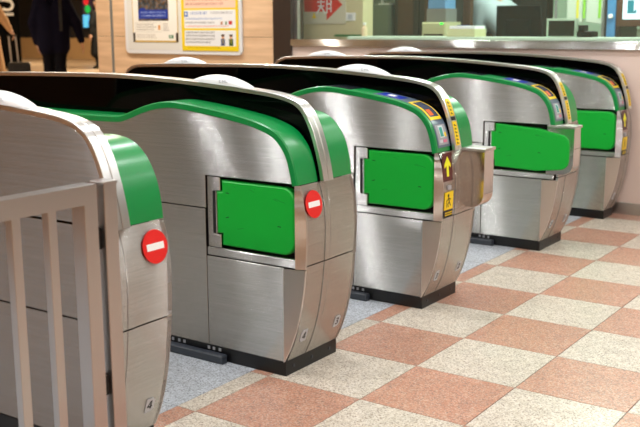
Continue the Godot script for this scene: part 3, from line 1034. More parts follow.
# ---------------------------------------------------------------- the scene
func _ready():
	rng.seed = 20240
	# ---- camera
	var cam := Camera3D.new()
	cam.name = "camera"
	add_child(cam)
	cam.position = Vector3(1.8896, 1.1520, 2.0591)
	cam.rotation_order = EULER_ORDER_YXZ
	cam.rotation = Vector3(-0.194213, 0.606331, -0.004166)
	var lens := CameraAttributesPhysical.new()
	lens.frustum_focal_length = 12.0 / (213.5 / 972.01)
	lens.frustum_focus_distance = 3.3
	lens.exposure_aperture = 5.0
	lens.frustum_near = 0.05; lens.frustum_far = 120.0
	cam.attributes = lens
	cam.current = true
	# ---- environment
	var we := WorldEnvironment.new()
	we.name = "environment"
	var e := Environment.new()
	e.background_mode = Environment.BG_COLOR
	e.background_color = Color(0.02, 0.02, 0.02)
	e.tonemap_mode = Environment.TONE_MAPPER_LINEAR
	e.tonemap_exposure = 0.90
	e.sdfgi_enabled = true; e.ssao_enabled = true; e.ssil_enabled = true
	we.environment = e
	add_child(we)
	make_materials()
	# ---- ceiling lamps
	var white := Color(0.985, 0.99, 1.0)
	for k in 5:
		var z: float = [2.8, 1.4, 0.03, -1.35, -2.75][k]
		for x in [-1.9, -0.5, 0.9, 2.3, 3.7]:
			downlight(Vector3(x + (0.08 if k == 2 and x < -1 else 0.0), CEIL, z), 0.13, 1.35, white if k > 0 else Color(1.0, 0.95, 0.88), "small square ceiling light in the " + ["row across the fence", "row across the plain flanked gate", "row across the first aisle", "row across the arrow marked gate", "row along the office"][k], ["ceiling lights over the fence", "ceiling lights over the plain gate", "ceiling lights over the first aisle", "ceiling lights over the arrow gate", "ceiling lights along the office"][k])
	for x in [-22.0, -16.0, -10.0]:
		for z in [-15.5, -9.5, -3.0]: downlight(Vector3(x, CEIL, z), 0.7, 24.0, Color(1.0, 0.93, 0.82), "large square ceiling light over the far passage", "ceiling lights over the passage")
	for x in [-4.1, -3.2]: downlight(Vector3(x, CEIL, -2.95), 0.13, 2.3, Color(1.0, 0.96, 0.90), "unseen ceiling light added to brighten the notice board wall", "added lights for the notice board wall")  # extra lamps out of view, added to brighten the panelled wall and board
	for x in [-1.8, -0.3, 1.2]: downlight(Vector3(x, 2.45, -5.0), 0.5, 4.5, Color(0.92, 1.0, 0.92), "square ceiling light inside the office", "office ceiling lights")
	# ---- profiles
	FRONT = smooth([Vector2(0.052, 0.050), Vector2(0.080, 0.110), Vector2(0.102, 0.180), Vector2(0.117, 0.250), Vector2(0.127, 0.320), Vector2(0.134, 0.40), Vector2(0.1375, 0.50), Vector2(0.133, 0.565), Vector2(0.124, 0.610), Vector2(0.112, 0.646)], 4)
	COVER_A = smooth([Vector2(0.111, 0.647), Vector2(0.103, 0.685), Vector2(0.093, 0.722), Vector2(0.076, 0.760), Vector2(0.046, 0.796), Vector2(0.010, 0.820), Vector2(-0.056, 0.842), Vector2(-0.139, 0.858), Vector2(-0.250, 0.874), Vector2(-0.380, 0.888), Vector2(-0.440, 0.889), Vector2(-0.500, 0.881), Vector2(-0.569, 0.863), Vector2(-0.640, 0.838), Vector2(-0.700, 0.827), Vector2(-0.90, 0.826), Vector2(-1.30, 0.828), Vector2(-1.50, 0.845), Vector2(-1.58, 0.850), Vector2(-1.64, 0.82), Vector2(-1.69, 0.75), Vector2(-1.715, 0.647)], 4)
	COVER_B = smooth([Vector2(0.113, 0.647), Vector2(0.107, 0.700), Vector2(0.092, 0.755), Vector2(0.062, 0.806), Vector2(0.019, 0.841), Vector2(-0.030, 0.855), Vector2(-0.10, 0.857), Vector2(-0.30, 0.835), Vector2(-0.50, 0.827), Vector2(-0.90, 0.827), Vector2(-1.06, 0.850), Vector2(-1.15, 0.888), Vector2(-1.22, 0.885), Vector2(-1.50, 0.838), Vector2(-1.60, 0.80), Vector2(-1.67, 0.73), Vector2(-1.715, 0.647)], 4)
	FIN = smooth([Vector2(0.133, 0.647), Vector2(0.122, 0.705), Vector2(0.106, 0.765), Vector2(0.085, 0.822), Vector2(0.060, 0.866), Vector2(0.028, 0.896), Vector2(-0.020, 0.914), Vector2(-0.120, 0.929), Vector2(-0.390, 0.950), Vector2(-0.60, 0.961), Vector2(-0.85, 0.967), Vector2(-1.24, 0.962), Vector2(-1.58, 0.954), Vector2(-1.66, 0.944), Vector2(-1.71, 0.915), Vector2(-1.735, 0.86), Vector2(-1.742, 0.647)], 5)
	build_floor()
	build_walls()
	build_gates()
	build_fence()
	build_posters()
	build_office()
	build_passage()

func build_floor():
	var T := 0.36
	sbox("floor", Vector3(-36, -0.2, -22), Vector3(7.2, -0.004, 6.2), M.beige_floor, "polished beige floor of the passage beyond the gates", "floor")
	sbox("floor_south_added", Vector3(-36, -0.1, 2.52), Vector3(7.2, -0.002, 4.78), mat("brown_floor", Color(0.66, 0.53, 0.40), 0.3), "unseen brown floor added beyond the tiles to warm the steel reflections", "floor")  # unseen slab added so the gate flank and fence reflect a warmer brown
	var f := sbox("floor_tiled", Vector3(-2.4, -0.10, -3.76), Vector3(5.0, -0.002, 2.52), M.grout, "checkerboard floor of cream and salmon granite tiles", "floor")
	var add := func(x0: float, z0: float, x1: float, z1: float, m: Material, called: String):
		var g := 0.0013
		var st := begin()
		plate(st, rect(x0 + g, z0 + g, x1 - g, z1 - g), -0.006, 0.0, 0.0006, 2)
		put(st, called, m, f)
	for v in range(-7, 11):
		var z1 := -v * T
		var z0 := maxf(-(v + 1) * T, -3.759)
		for u in 14: add.call(u * T, z0, minf((u + 1) * T, 5.0), z1, M.granite_pink if (u + v) % 2 == 0 else M.granite_cream, "salmon_tile" if (u + v) % 2 == 0 else "cream_tile")
		add.call(-0.075, z0, 0.0, z1, M.granite_cream if v % 2 == 0 else M.granite_pink, "border_tile")
		for u in 6: add.call(-0.075 - (u + 1) * T, z0, -0.075 - u * T, z1, M.granite_grey, "grey_tile")

func build_walls():
	sbox("ceiling", Vector3(-36, CEIL, -22), Vector3(7.2, CEIL + 0.2, 6.2), M.ceiling_white, "white station ceiling", "ceiling")
	# office front
	sbox("wall_office", Vector3(-2.385, 0, -3.90), Vector3(4.0, 0.985, -3.76), M.pink_wall, "pale pink wall below the office window", "wall")
	sbox("wall_office_header", Vector3(-2.385, 2.2, -3.90), Vector3(4.0, CEIL, -3.76), M.pink_wall, "pale wall above the office window", "wall")
	sbox("baseboard_office", Vector3(-2.385, 0, -3.76), Vector3(4.0, 0.072, -3.752), M.satin_steel, "steel baseboard along the pink office wall", "baseboard")
	sbox("trim_1", Vector3(-2.385, 0.985, -3.91), Vector3(4.0, 1.032, -3.735), M.brushed_steel, "polished steel sill band below the office window", "trim")
	sbox("trim_2", Vector3(-2.547, 0, -3.90), Vector3(-2.385, CEIL, -3.74), M.bronze_pillar, "bronze metal pillar between office window and wood panelled wall", "pillar")
	var win := sbox("window_1", Vector3(-2.385, 1.032, -3.806), Vector3(4.0, 2.2, -3.80), M.office_glass, "long glass pane of the station office", "window")
	for x in [-2.375, 1.2, 3.98]: pbox(win, "window_frame", Vector3(x - 0.012, 1.032, -3.83), Vector3(x + 0.012, 2.2, -3.79), M.satin_steel)
	# wood panelled wall
	var w := sbox("wall_panelled", Vector3(-4.44, 0, -3.95), Vector3(-2.547, CEIL, -3.772), M.grout, "light wood panelled wall behind the poster board", "wall")
	for r in [[-4.44, -4.277], [-4.243, -2.547]]:
		for y in [[0.0, 1.043], [1.046, 2.1], [2.103, CEIL]]:
			pbox(w, "wood_panel", Vector3(r[0], y[0], -3.775), Vector3(r[1], y[1], -3.76), M.wood_panel, 0.001)
	pbox(w, "joint_strip", Vector3(-4.275, 0, -3.775), Vector3(-4.245, CEIL, -3.762), M.grey_metal)
	# the rest of the office block
	sbox("wall_office_end", Vector3(-4.44, 0, -7.6), Vector3(-4.30, CEIL, -3.95), M.pale_wall, "end wall of the office block", "wall")
	sbox("wall_office_back", Vector3(-4.44, 0, -7.75), Vector3(4.14, CEIL, -7.6), M.office_wall, "pale green back wall of the office", "wall")
	sbox("wall_office_side", Vector3(4.0, 0, -7.6), Vector3(4.14, CEIL, -3.76), M.pale_wall, "side wall of the office block", "wall")
	# the station hall round the gates
	sbox("wall_south", Vector3(-36, 2.3, 4.8), Vector3(7.2, CEIL, 6.2), M.pale_wall, "pale wall across from the office", "wall")
	sbox("wall_south_dado", Vector3(-36, 0, 4.78), Vector3(7.2, 2.3, 6.2), M.warm_dado, "warm wood wall across from the office", "wall")
	sbox("wall_east", Vector3(7.0, 0, -22), Vector3(7.2, CEIL, 6.0), M.pale_wall, "pale end wall of the hall", "wall")
	sbox("wall_west", Vector3(-36, 0, -22), Vector3(-35.8, CEIL, 6.0), M.tan_wall, "tan end wall of the passage", "wall")
	sbox("wall_north", Vector3(-35.8, 0.68, -20.2), Vector3(7.0, CEIL, -20.0), M.dark_wall, "dark wall at the far end of the passage", "wall")
	sbox("wall_north_dado", Vector3(-35.8, 0, -20.2), Vector3(7.0, 0.68, -19.95), M.tan_wall, "tan dado under the dark far wall", "wall")

func build_gates():
	ticket_gate(0.389, "steel ticket gate with plain flank beside the steel fence, red no entry sign", {}, {"number": "4", "no_entry": true}, [-0.308], false)
	ticket_gate(-0.526, "steel ticket gate with red no entry sign and numerals 4 and 3", {"number": "4", "no_entry": true}, {"number": "3"}, [-0.308], false)
	ticket_gate(-1.456, "steel ticket gate with yellow arrow, numerals 3 and 2 and steel housing in front", {"number": "3", "arrow": true, "reader": true}, {"number": "2", "long": true}, [-0.322, -1.335], true)
	ticket_gate(-2.693, "steel ticket gate with long green flap reaching past its front", {"number": "2", "arrow": true, "reader": true, "long": true}, {"number": "1"}, [-1.355], true)
	ticket_gate(-3.673, "steel ticket gate standing against the pink office wall", {"number": "1", "arrow": true, "reader": true}, {}, [-1.395], true)

func build_fence():
	var t := thing("steel_fence", "square steel tube fence panel with upright bars beside the last gate", "fence", Vector3(0.1525, 0, 0.5))
	var h := 0.0225
	var z1 := 1.75
	pbox(t, "stile", Vector3(-h, 0.06, 0.006), Vector3(h, 0.737, 0.048), M.fence_steel, 0.002)
	pbox(t, "stile", Vector3(-h, 0.0, z1 - 0.5), Vector3(h, 0.737, z1 - 0.455), M.fence_steel, 0.002)
	pbox(t, "top_rail", Vector3(-h, 0.737, 0.006), Vector3(h, 0.782, z1 - 0.455), M.fence_steel, 0.002)
	pbox(t, "bottom_rail", Vector3(-h, 0.06, 0.048), Vector3(h, 0.10, z1 - 0.5), M.fence_steel, 0.002)
	for i in 10: pbox(t, "bar", Vector3(-0.010, 0.10, 0.121 + 0.1 * i), Vector3(0.0125, 0.738, 0.146 + 0.1 * i), M.fence_steel, 0.0015)
	var p := thing("fence_post", "square steel post standing between the fence panel and the gate", "post", Vector3(0.1525, 0, 0.465))
	pbox(p, "tube", Vector3(-h, 0.0, -0.0225), Vector3(h, 0.776, 0.020), M.fence_steel, 0.002)
	pbox(p, "cap", Vector3(-h - 0.002, 0.776, -0.0245), Vector3(h + 0.002, 0.783, 0.022), M.fence_steel, 0.002)
	for y in [0.25, 0.62]: pbox(p, "hinge", Vector3(-0.012, y, 0.020), Vector3(0.010, y + 0.05, 0.041), M.black_plinth, 0.001)

func build_posters():
	var b := thing("poster_board", "white framed notice board on the wood panelled wall", "notice board", Vector3(-3.462, 0.905, -3.76))
	var st := begin()
	plate(st, round_rect(-0.622, 0.0, 0.617, 0.95, 0.045), 0.0, 0.022, 0.006)
	put(st, "frame", M.white_plastic, b)
	st = begin()
	plate(st, rect(-0.585, 0.035, 0.590, 0.915), 0.022, 0.0235)
	put(st, "backing", mat("board_grey", Color(0.88, 0.88, 0.86), 0.5), b)
	tag(sheet(self, numbered("poster"), -3.985, 1.000, -3.485, 1.75, -3.733, 0.002, print_mat("poster_print", poster_a())), "white poster with a photograph and blue banner on the notice board", "poster")
	tag(sheet(self, numbered("poster"), -3.446, 0.938, -2.871, 1.738, -3.733, 0.002, print_mat("notice_print", poster_b())), "yellow notice with white text boxes and two small figures", "poster")

func build_office():
	# fixed fittings
	sbox("floor_office", Vector3(-4.3, -0.004, -7.6), Vector3(4.0, 0.004, -3.9), M.office_floor, "grey office floor", "floor")
	sbox("ceiling_office", Vector3(-4.3, 2.45, -7.6), Vector3(4.0, CEIL, -3.9), M.ceiling_white, "white office ceiling", "ceiling")
	var t := thing("office_ledge", "pale green window ledge inside the office", "ledge", Vector3(0.8, 0, -3.9))
	pbox(t, "top", Vector3(-2.80, 1.030, -0.28), Vector3(3.19, 1.052, -0.001), M.office_ledge, 0.004)
	pbox(t, "apron", Vector3(-2.73, 0.0, -0.06), Vector3(3.19, 1.030, -0.02), M.office_wall)
	# cream partition with the arrow sign
	sbox("wall_partition", Vector3(-2.70, 0, -4.30), Vector3(-2.03, 2.45, -4.16), M.office_cream, "cream partition inside the office beside the bronze pillar", "wall")
	sbox("trim_3", Vector3(-2.70, 0, -4.16), Vector3(-2.575, 2.45, -4.12), M.grey_metal, "grey metal door jamb inside the office", "trim")
	t = thing("arrow_board", "white board with a red arrow and white characters", "sign", Vector3(-2.40, 1.14, -4.158))
	pbox(t, "board", Vector3(-0.165, 0, 0), Vector3(0.225, 0.52, 0.006), mat("board_cream", Color(0.82, 0.80, 0.70), 0.6))
	var st := begin()
	plate(st, [Vector2(-0.158, 0.092), Vector2(0.052, 0.092), Vector2(0.052, 0.028), Vector2(0.195, 0.142), Vector2(0.052, 0.260), Vector2(0.052, 0.198), Vector2(-0.158, 0.198)], 0.0062, 0.0072)
	put(st, "arrow", M.sign_red, t)
	st = begin()
	for s in [[-0.035, 0.185, 0.035, 0.185, 0.010], [0.0, 0.21, 0.0, 0.15, 0.010], [-0.030, 0.155, 0.030, 0.155, 0.010], [0.0, 0.152, -0.040, 0.098, 0.012], [0.0, 0.152, 0.040, 0.098, 0.012], [0.055, 0.20, 0.055, 0.10, 0.010], [0.048, 0.17, 0.095, 0.17, 0.010], [0.092, 0.20, 0.092, 0.11, 0.010], [0.048, 0.135, 0.090, 0.135, 0.009]]:
		var a := Vector2(s[0], s[1])
		var b := Vector2(s[2], s[3])
		var d: Vector2 = (b - a).normalized().orthogonal() * s[4] * 0.5
		plate(st, [a + d, a - d, b - d, b + d], 0.0074, 0.0080)
	put(st, "characters", M.sign_white, t).position.y = -0.022
	st = begin()
	plate(st, [Vector2(-0.085, 0.042), Vector2(-0.045, 0.042), Vector2(-0.065, 0.085)], 0.0062, 0.0072)
	put(st, "warning_triangle", M.sign_yellow, t)
	t = thing("wall_switch", "small white framed switch on the cream partition", "switch", Vector3(-2.132, 1.162, -4.16))
	pbox(t, "plate", Vector3(-0.042, 0, 0), Vector3(0.042, 0.060, 0.012), M.sign_white, 0.003)
	pbox(t, "rocker", Vector3(-0.020, 0.014, 0.012), Vector3(0.020, 0.048, 0.018), M.plate_grey, 0.002)
	# on the ledge and the desks behind it
	t = thing("cream_bottle", "cream plastic bottle on the ledge beside the partition", "bottle", Vector3(-1.945, 1.052, -4.05))
	st = begin()
	lathe(st, [Vector2(0, 0), Vector2(0.020, 0), Vector2(0.021, 0.005), Vector2(0.021, 0.055), Vector2(0.010, 0.072), Vector2(0.010, 0.082)], Vector3.ZERO)
	put(st, "bottle_body", mat("bottle_cream", Color(0.90, 0.80, 0.66), 0.4), t)
	st = begin()
	lathe(st, [Vector2(0.012, 0.080), Vector2(0.012, 0.098), Vector2(0, 0.098)], Vector3.ZERO)
	put(st, "cap", M.sign_white, t)
	sbox("trim_5", Vector3(-2.28, 1.046, -4.16), Vector3(-2.03, 1.062, -4.154), mat("strip_green", Color(0.10, 0.45, 0.18), 0.6), "green strip along the cream partition", "trim")
	# desks
	for d in [[-2.0, -0.1, "grey office desk carrying the monitor and files"], [0.0, 1.9, "grey office desk farther along the window"]]:
		t = thing("office_desk", d[2], "desk", Vector3((d[0] + d[1]) / 2, 0, -4.55))
		var hw: float = (d[1] - d[0]) / 2 - 0.02
		pbox(t, "desktop", Vector3(-hw, 0.72, -0.25), Vector3(hw, 0.75, 0.25), M.desk_grey, 0.004)
		for s in [-1, 1]:
			pbox(t, "leg_panel", Vector3(s * hw - 0.02 * s, 0.004, -0.23), Vector3(s * hw - 0.05 * s, 0.72, 0.23), M.desk_grey)
		pbox(t, "modesty_panel", Vector3(-hw + 0.05, 0.25, 0.20), Vector3(hw - 0.05, 0.72, 0.22), M.desk_grey)
	t = thing("computer_monitor", "black monitor seen from behind on the desk", "monitor", Vector3(-0.955, 0.75, -4.62), 0.12)
	st = begin()
	plate(st, [Vector2(-0.20, 0.12), Vector2(0.17, 0.12), Vector2(0.115, 0.515), Vector2(-0.20, 0.515)], -0.02, 0.02, 0.006)
	put(st, "housing", M.black_plastic, t)
	pbox(t, "rear_bulge", Vector3(-0.12, 0.20, 0.02), Vector3(0.06, 0.42, 0.05), M.black_plastic, 0.01)
	pbox(t, "neck", Vector3(-0.06, 0.02, -0.02), Vector3(0.0, 0.22, 0.03), M.black_plastic, 0.004)
	pbox(t, "foot", Vector3(-0.15, 0, -0.10), Vector3(0.10, 0.02, 0.10), M.black_plastic, 0.004)
	t = thing("file_tray", "cream file tray filled with white papers beside the monitor", "file tray", Vector3(-1.02, 1.052, -4.06))
	pbox(t, "tray", Vector3(-0.215, 0, -0.09), Vector3(-0.005, 0.052, 0.09), M.cream_plastic, 0.004)
	pbox(t, "papers", Vector3(-0.20, 0.052, -0.08), Vector3(-0.01, 0.072, 0.08), M.paper, 0.002)
	t = thing("document_display", "small pale framed display with dark green screen on the ledge", "display", Vector3(-0.465, 1.052, -4.09), 0.05)
	pbox(t, "frame", Vector3(-0.10, 0, -0.015), Vector3(0.10, 0.118, 0.012), M.pale_green, 0.004)
	pbox(t, "screen", Vector3(-0.085, 0.006, 0.012), Vector3(0.085, 0.104, 0.014), M.screen_green)
	t = thing("telephone", "black desk telephone beside the pale framed display", "telephone", Vector3(-0.295, 1.052, -4.09))
	pbox(t, "base", Vector3(-0.05, 0, -0.06), Vector3(0.05, 0.035, 0.06), M.black_plastic, 0.006)
	pbox(t, "handset", Vector3(-0.045, 0.035, -0.055), Vector3(-0.012, 0.075, 0.055), M.black_plastic, 0.01)
	pbox(t, "keypad", Vector3(0.0, 0.035, -0.03), Vector3(0.04, 0.040, 0.045), M.grey_metal, 0.002)
	t = thing("label_printer", "cream printer with a green lamp behind the ledge", "printer", Vector3(-1.63, 0.75, -4.66))
	pbox(t, "body", Vector3(-0.105, 0, -0.12), Vector3(0.10, 0.40, 0.14), M.cream_plastic, 0.012)
	pbox(t, "slot", Vector3(-0.085, 0.30, 0.14), Vector3(0.08, 0.312, 0.142), M.black_plastic)
	pbox(t, "lamp", Vector3(0.055, 0.382, 0.140), Vector3(0.078, 0.396, 0.146), glow("green_lamp_glow", Color(0.05, 0.9, 0.25), 1.5))
	t = thing("blue_box", "small dark blue box beside the brown post in the office", "box", Vector3(-1.455, 0.75, -4.66))
	pbox(t, "carton", Vector3(-0.026, 0, -0.05), Vector3(0.026, 0.376, 0.05), M.blue_box, 0.003)
	pbox(t, "lid", Vector3(-0.028, 0.36, -0.052), Vector3(0.028, 0.378, 0.052), M.blue_box, 0.002)
	sbox("trim_4", Vector3(-1.535, 0, -4.87), Vector3(-1.478, 2.45, -4.81), M.brown_frame, "brown post inside the office", "trim")
	# dark door with a white handle frame
	t = thing("dark_cabinet", "dark steel cabinet with a white pull handle in the office", "cabinet", Vector3(-1.93, 0.004, -5.05))
	pbox(t, "cabinet_body", Vector3(-0.235, 0, -0.25), Vector3(0.235, 1.9, 0.20), M.office_dark, 0.006)
	for s in [-1, 1]:
		var dr := pbox(t, "door", Vector3(s * 0.004, 0.06, 0.20), Vector3(s * 0.225, 1.86, 0.218), M.office_dark, 0.004)
		pbox(dr, "recess_panel", Vector3(s * 0.05, 1.05, 0.218), Vector3(s * 0.19, 1.75, 0.221), M.brown_frame, 0.002)
	st = begin()
	for r in [[0.125, 1.150, 0.195, 1.168], [0.125, 1.236, 0.195, 1.254], [0.125, 1.168, 0.145, 1.236], [0.175, 1.168, 0.195, 1.236]]: box(st, Vector3(r[0], r[1], 0.224), Vector3(r[2], r[3], 0.240), 0.003)
	put(st, "handle", M.sign_white, t)
	t = thing("grey_locker", "grey green locker beside the dark cabinet", "locker", Vector3(-2.30, 0.004, -5.05))
	pbox(t, "locker_body", Vector3(-0.11, 0, -0.25), Vector3(0.10, 1.285, 0.20), mat("locker_green", Color(0.45, 0.50, 0.44), 0.5), 0.006)
	pbox(t, "door", Vector3(-0.10, 0.05, 0.20), Vector3(0.09, 1.27, 0.214), M.locker_green, 0.004)
	t = thing("reading_lamp", "white slim desk lamp on the grey green locker", "lamp", Vector3(-2.27, 1.289, -4.90))
	pbox(t, "base", Vector3(-0.05, 0, -0.05), Vector3(0.05, 0.012, 0.05), M.sign_white, 0.003)
	pbox(t, "stem", Vector3(-0.045, 0.012, -0.01), Vector3(-0.03, 0.06, 0.01), M.sign_white)
	pbox(t, "lamp_head", Vector3(-0.06, 0.045, -0.02), Vector3(0.10, 0.065, 0.03), M.sign_white, 0.004)
	# shelf of papers and boxes seen between partition and locker
	t = thing("paper_shelf", "dark shelf with supplies behind the cream partition", "shelf", Vector3(-2.70, 0.004, -5.4))
	for x in [-0.25, 0.23]: pbox(t, "upright", Vector3(x, 0, -0.15), Vector3(x + 0.02, 1.09, 0.15), M.office_dark)
	for y in [0.3, 0.7, 1.09]: pbox(t, "shelf_board", Vector3(-0.25, y, -0.15), Vector3(0.25, y + 0.02, 0.15), M.grey_metal)
	var bk := 0
	for x in [-0.20, -0.09, 0.03, 0.13]:
		var o := thing("supply_box", ["light blue supply box", "dark supply box", "blue supply box", "pale supply box"][bk] + " on the shelf behind the partition", "box", Vector3(-2.70 + x, 1.114, -5.38))
		pbox(o, "carton", Vector3(0, 0, -0.10), Vector3(0.085, 0.13 + 0.02 * (bk % 3), 0.12), [M.blue_paper, M.office_dark, M.blue_door, M.pale_cloth][bk], 0.003)
		pbox(o, "lid", Vector3(-0.002, 0.10 + 0.02 * (bk % 3), -0.102), Vector3(0.087, 0.132 + 0.02 * (bk % 3), 0.122), [M.paper, M.office_dark, M.blue_box, M.paper][bk], 0.002)
		bk += 1
	t = thing("paper_stack", "light blue sheaf of paper on top of the cream printer", "paper", Vector3(-1.63, 1.15, -4.66))
	pbox(t, "support_rack", Vector3(-0.09, 0, -0.09), Vector3(0.075, 0.10, 0.09), M.grey_metal, 0.004)
	pbox(t, "sheaf", Vector3(-0.08, 0.10, -0.085), Vector3(0.065, 0.19, 0.085), M.blue_paper, 0.003)
	t = thing("dark_bookcase", "tall dark bookcase at the rear wall behind the bending person", "bookcase", Vector3(-2.36, 0.004, -7.3))
	pbox(t, "back_panel", Vector3(-0.60, 0, -0.25), Vector3(0.60, 2.0, -0.22), M.office_dark)
	for x in [-0.60, -0.015, 0.57]: pbox(t, "upright", Vector3(x, 0, -0.22), Vector3(x + 0.03, 2.0, 0.25), M.office_dark)
	for y in [0.05, 0.5, 0.95, 1.40, 1.97]: pbox(t, "shelf_board", Vector3(-0.57, y, -0.22), Vector3(0.57, y + 0.03, 0.24), M.brown_frame)
	for x in [-0.565, 0.02]: pbox(t, "door", Vector3(x, 0.99, 0.20), Vector3(x + 0.545, 1.39, 0.215), M.office_dark, 0.003)
	t = thing("pale_cabinet", "pale green steel cabinet beside the dark bookcase", "cabinet", Vector3(-1.45, 0.004, -7.28))
	pbox(t, "cabinet_body", Vector3(-0.26, 0, -0.25), Vector3(0.26, 1.8, 0.20), M.pale_green, 0.006)
	for k in 2: pbox(t, "door", Vector3(-0.25 + k * 0.252, 0.05, 0.20), Vector3(-0.002 + k * 0.252, 1.77, 0.215), M.pale_green, 0.004)
	# farther along the window
	t = thing("office_counter", "pale counter along the rear of the office", "counter", Vector3(0.4, 0.004, -6.6))
	pbox(t, "cabinet_body", Vector3(-1.35, 0, -0.9), Vector3(2.9, 1.08, 0.28), M.office_wall, 0.004)
	pbox(t, "top", Vector3(-1.37, 1.08, -0.92), Vector3(2.92, 1.11, 0.30), M.office_ledge, 0.004)
	t = thing("striped_cloth", "pale cloth with yellow and green stripes hanging in the office", "cloth", Vector3(-0.88, 1.125, -5.65))
	st = begin()
	for k in 2:
		var s := -1.0 if k == 0 else 1.0
		var p := [Vector2(0.015 * s, 0.02), Vector2(0.14 * s, 0.0), Vector2(0.16 * s, 0.62), Vector2(0.02 * s, 0.62)]
		if k == 0: p.reverse()
		plate(st, p, -0.012, 0.012, 0.004)
	var cl := put(st, "fabric", M.pale_cloth, t)
	for s in [[-0.055, M.yellow_cloth], [0.0, M.lime], [0.125, M.lime]]:
		st = begin()
		plate(st, [Vector2(s[0] - 0.010, 0.05), Vector2(s[0] + 0.010, 0.05), Vector2(s[0] + 0.012, 0.60), Vector2(s[0] - 0.012, 0.60)], 0.0125, 0.0150)
		put(st, "stripe", s[1], cl)
	st = begin()
	tube(st, [Vector3(-0.25, 0.625, 0), Vector3(0.16, 0.625, 0)], 0.012)
	put(st, "hanging_rail", M.grey_metal, t)
	for x in [-0.24, 0.152]:
		st = begin()
		tube(st, [Vector3(x, 0.625, 0), Vector3(x, -1.12, 0)], 0.012)
		put(st, "rail_post", M.grey_metal, t)
	t = thing("blue_locker", "light blue locker with a round white knob", "locker", Vector3(-0.655, 0.004, -5.75))
	pbox(t, "locker_body", Vector3(-0.055, 0, -0.3), Vector3(0.075, 1.75, 0.12), M.office_dark, 0.003)
	var dd := pbox(t, "door", Vector3(-0.032, 0.05, 0.12), Vector3(0.034, 1.72, 0.135), M.blue_door, 0.003)
	st = begin()
	plate(st, circle(Vector2(0.0, 1.185), 0.018, 16), 0.135, 0.155, 0.004)
	put(st, "knob", M.sign_white, dd)
	t = thing("wall_display", "white screen with a teal emblem in a brown frame", "display", Vector3(-0.33, 1.11, -5.62))
	pbox(t, "frame", Vector3(-0.285, 0.0, -0.05), Vector3(0.26, 0.52, 0.0), M.brown_frame, 0.004)
	pbox(t, "screen", Vector3(-0.235, 0.055, 0.0), Vector3(0.22, 0.47, 0.003), glow("display_screen_white", Color(0.86, 0.95, 1.0), 0.55))
	st = begin()
	plate(st, rect(-0.20, 0.10, -0.15, 0.20), 0.0032, 0.0040)
	plate(st, [Vector2(-0.165, 0.10), Vector2(-0.13, 0.10), Vector2(-0.13, 0.135)], 0.0032, 0.0040)
	put(st, "emblem", M.teal, t)
	pbox(t, "stand", Vector3(-0.05, -1.106, -0.05), Vector3(0.05, 0.0, -0.01), M.brown_frame)
	# a member of staff bending over the desk
	person("person in a pale blue grey shirt bending over a desk in the office", Vector3(-1.42, 0.004, -5.75), PI / 2 - 0.2, {
		"top": Color(0.42, 0.50, 0.54), "low": Color(0.03, 0.03, 0.035), "lean": Vector3(0, -0.10, -0.34), "head": Vector3(0, -0.06, -0.12),
		"arms": [[Vector3(-0.16, 1.06, -0.36), Vector3(-0.12, 0.86, -0.50)], [Vector3(0.18, 1.06, -0.34), Vector3(0.14, 0.86, -0.50)]],
		"legs": [[Vector3(-0.09, 0.50, -0.04), Vector3(-0.09, 0.09, 0.04)], [Vector3(0.09, 0.50, -0.04), Vector3(0.09, 0.09, 0.04)]]})

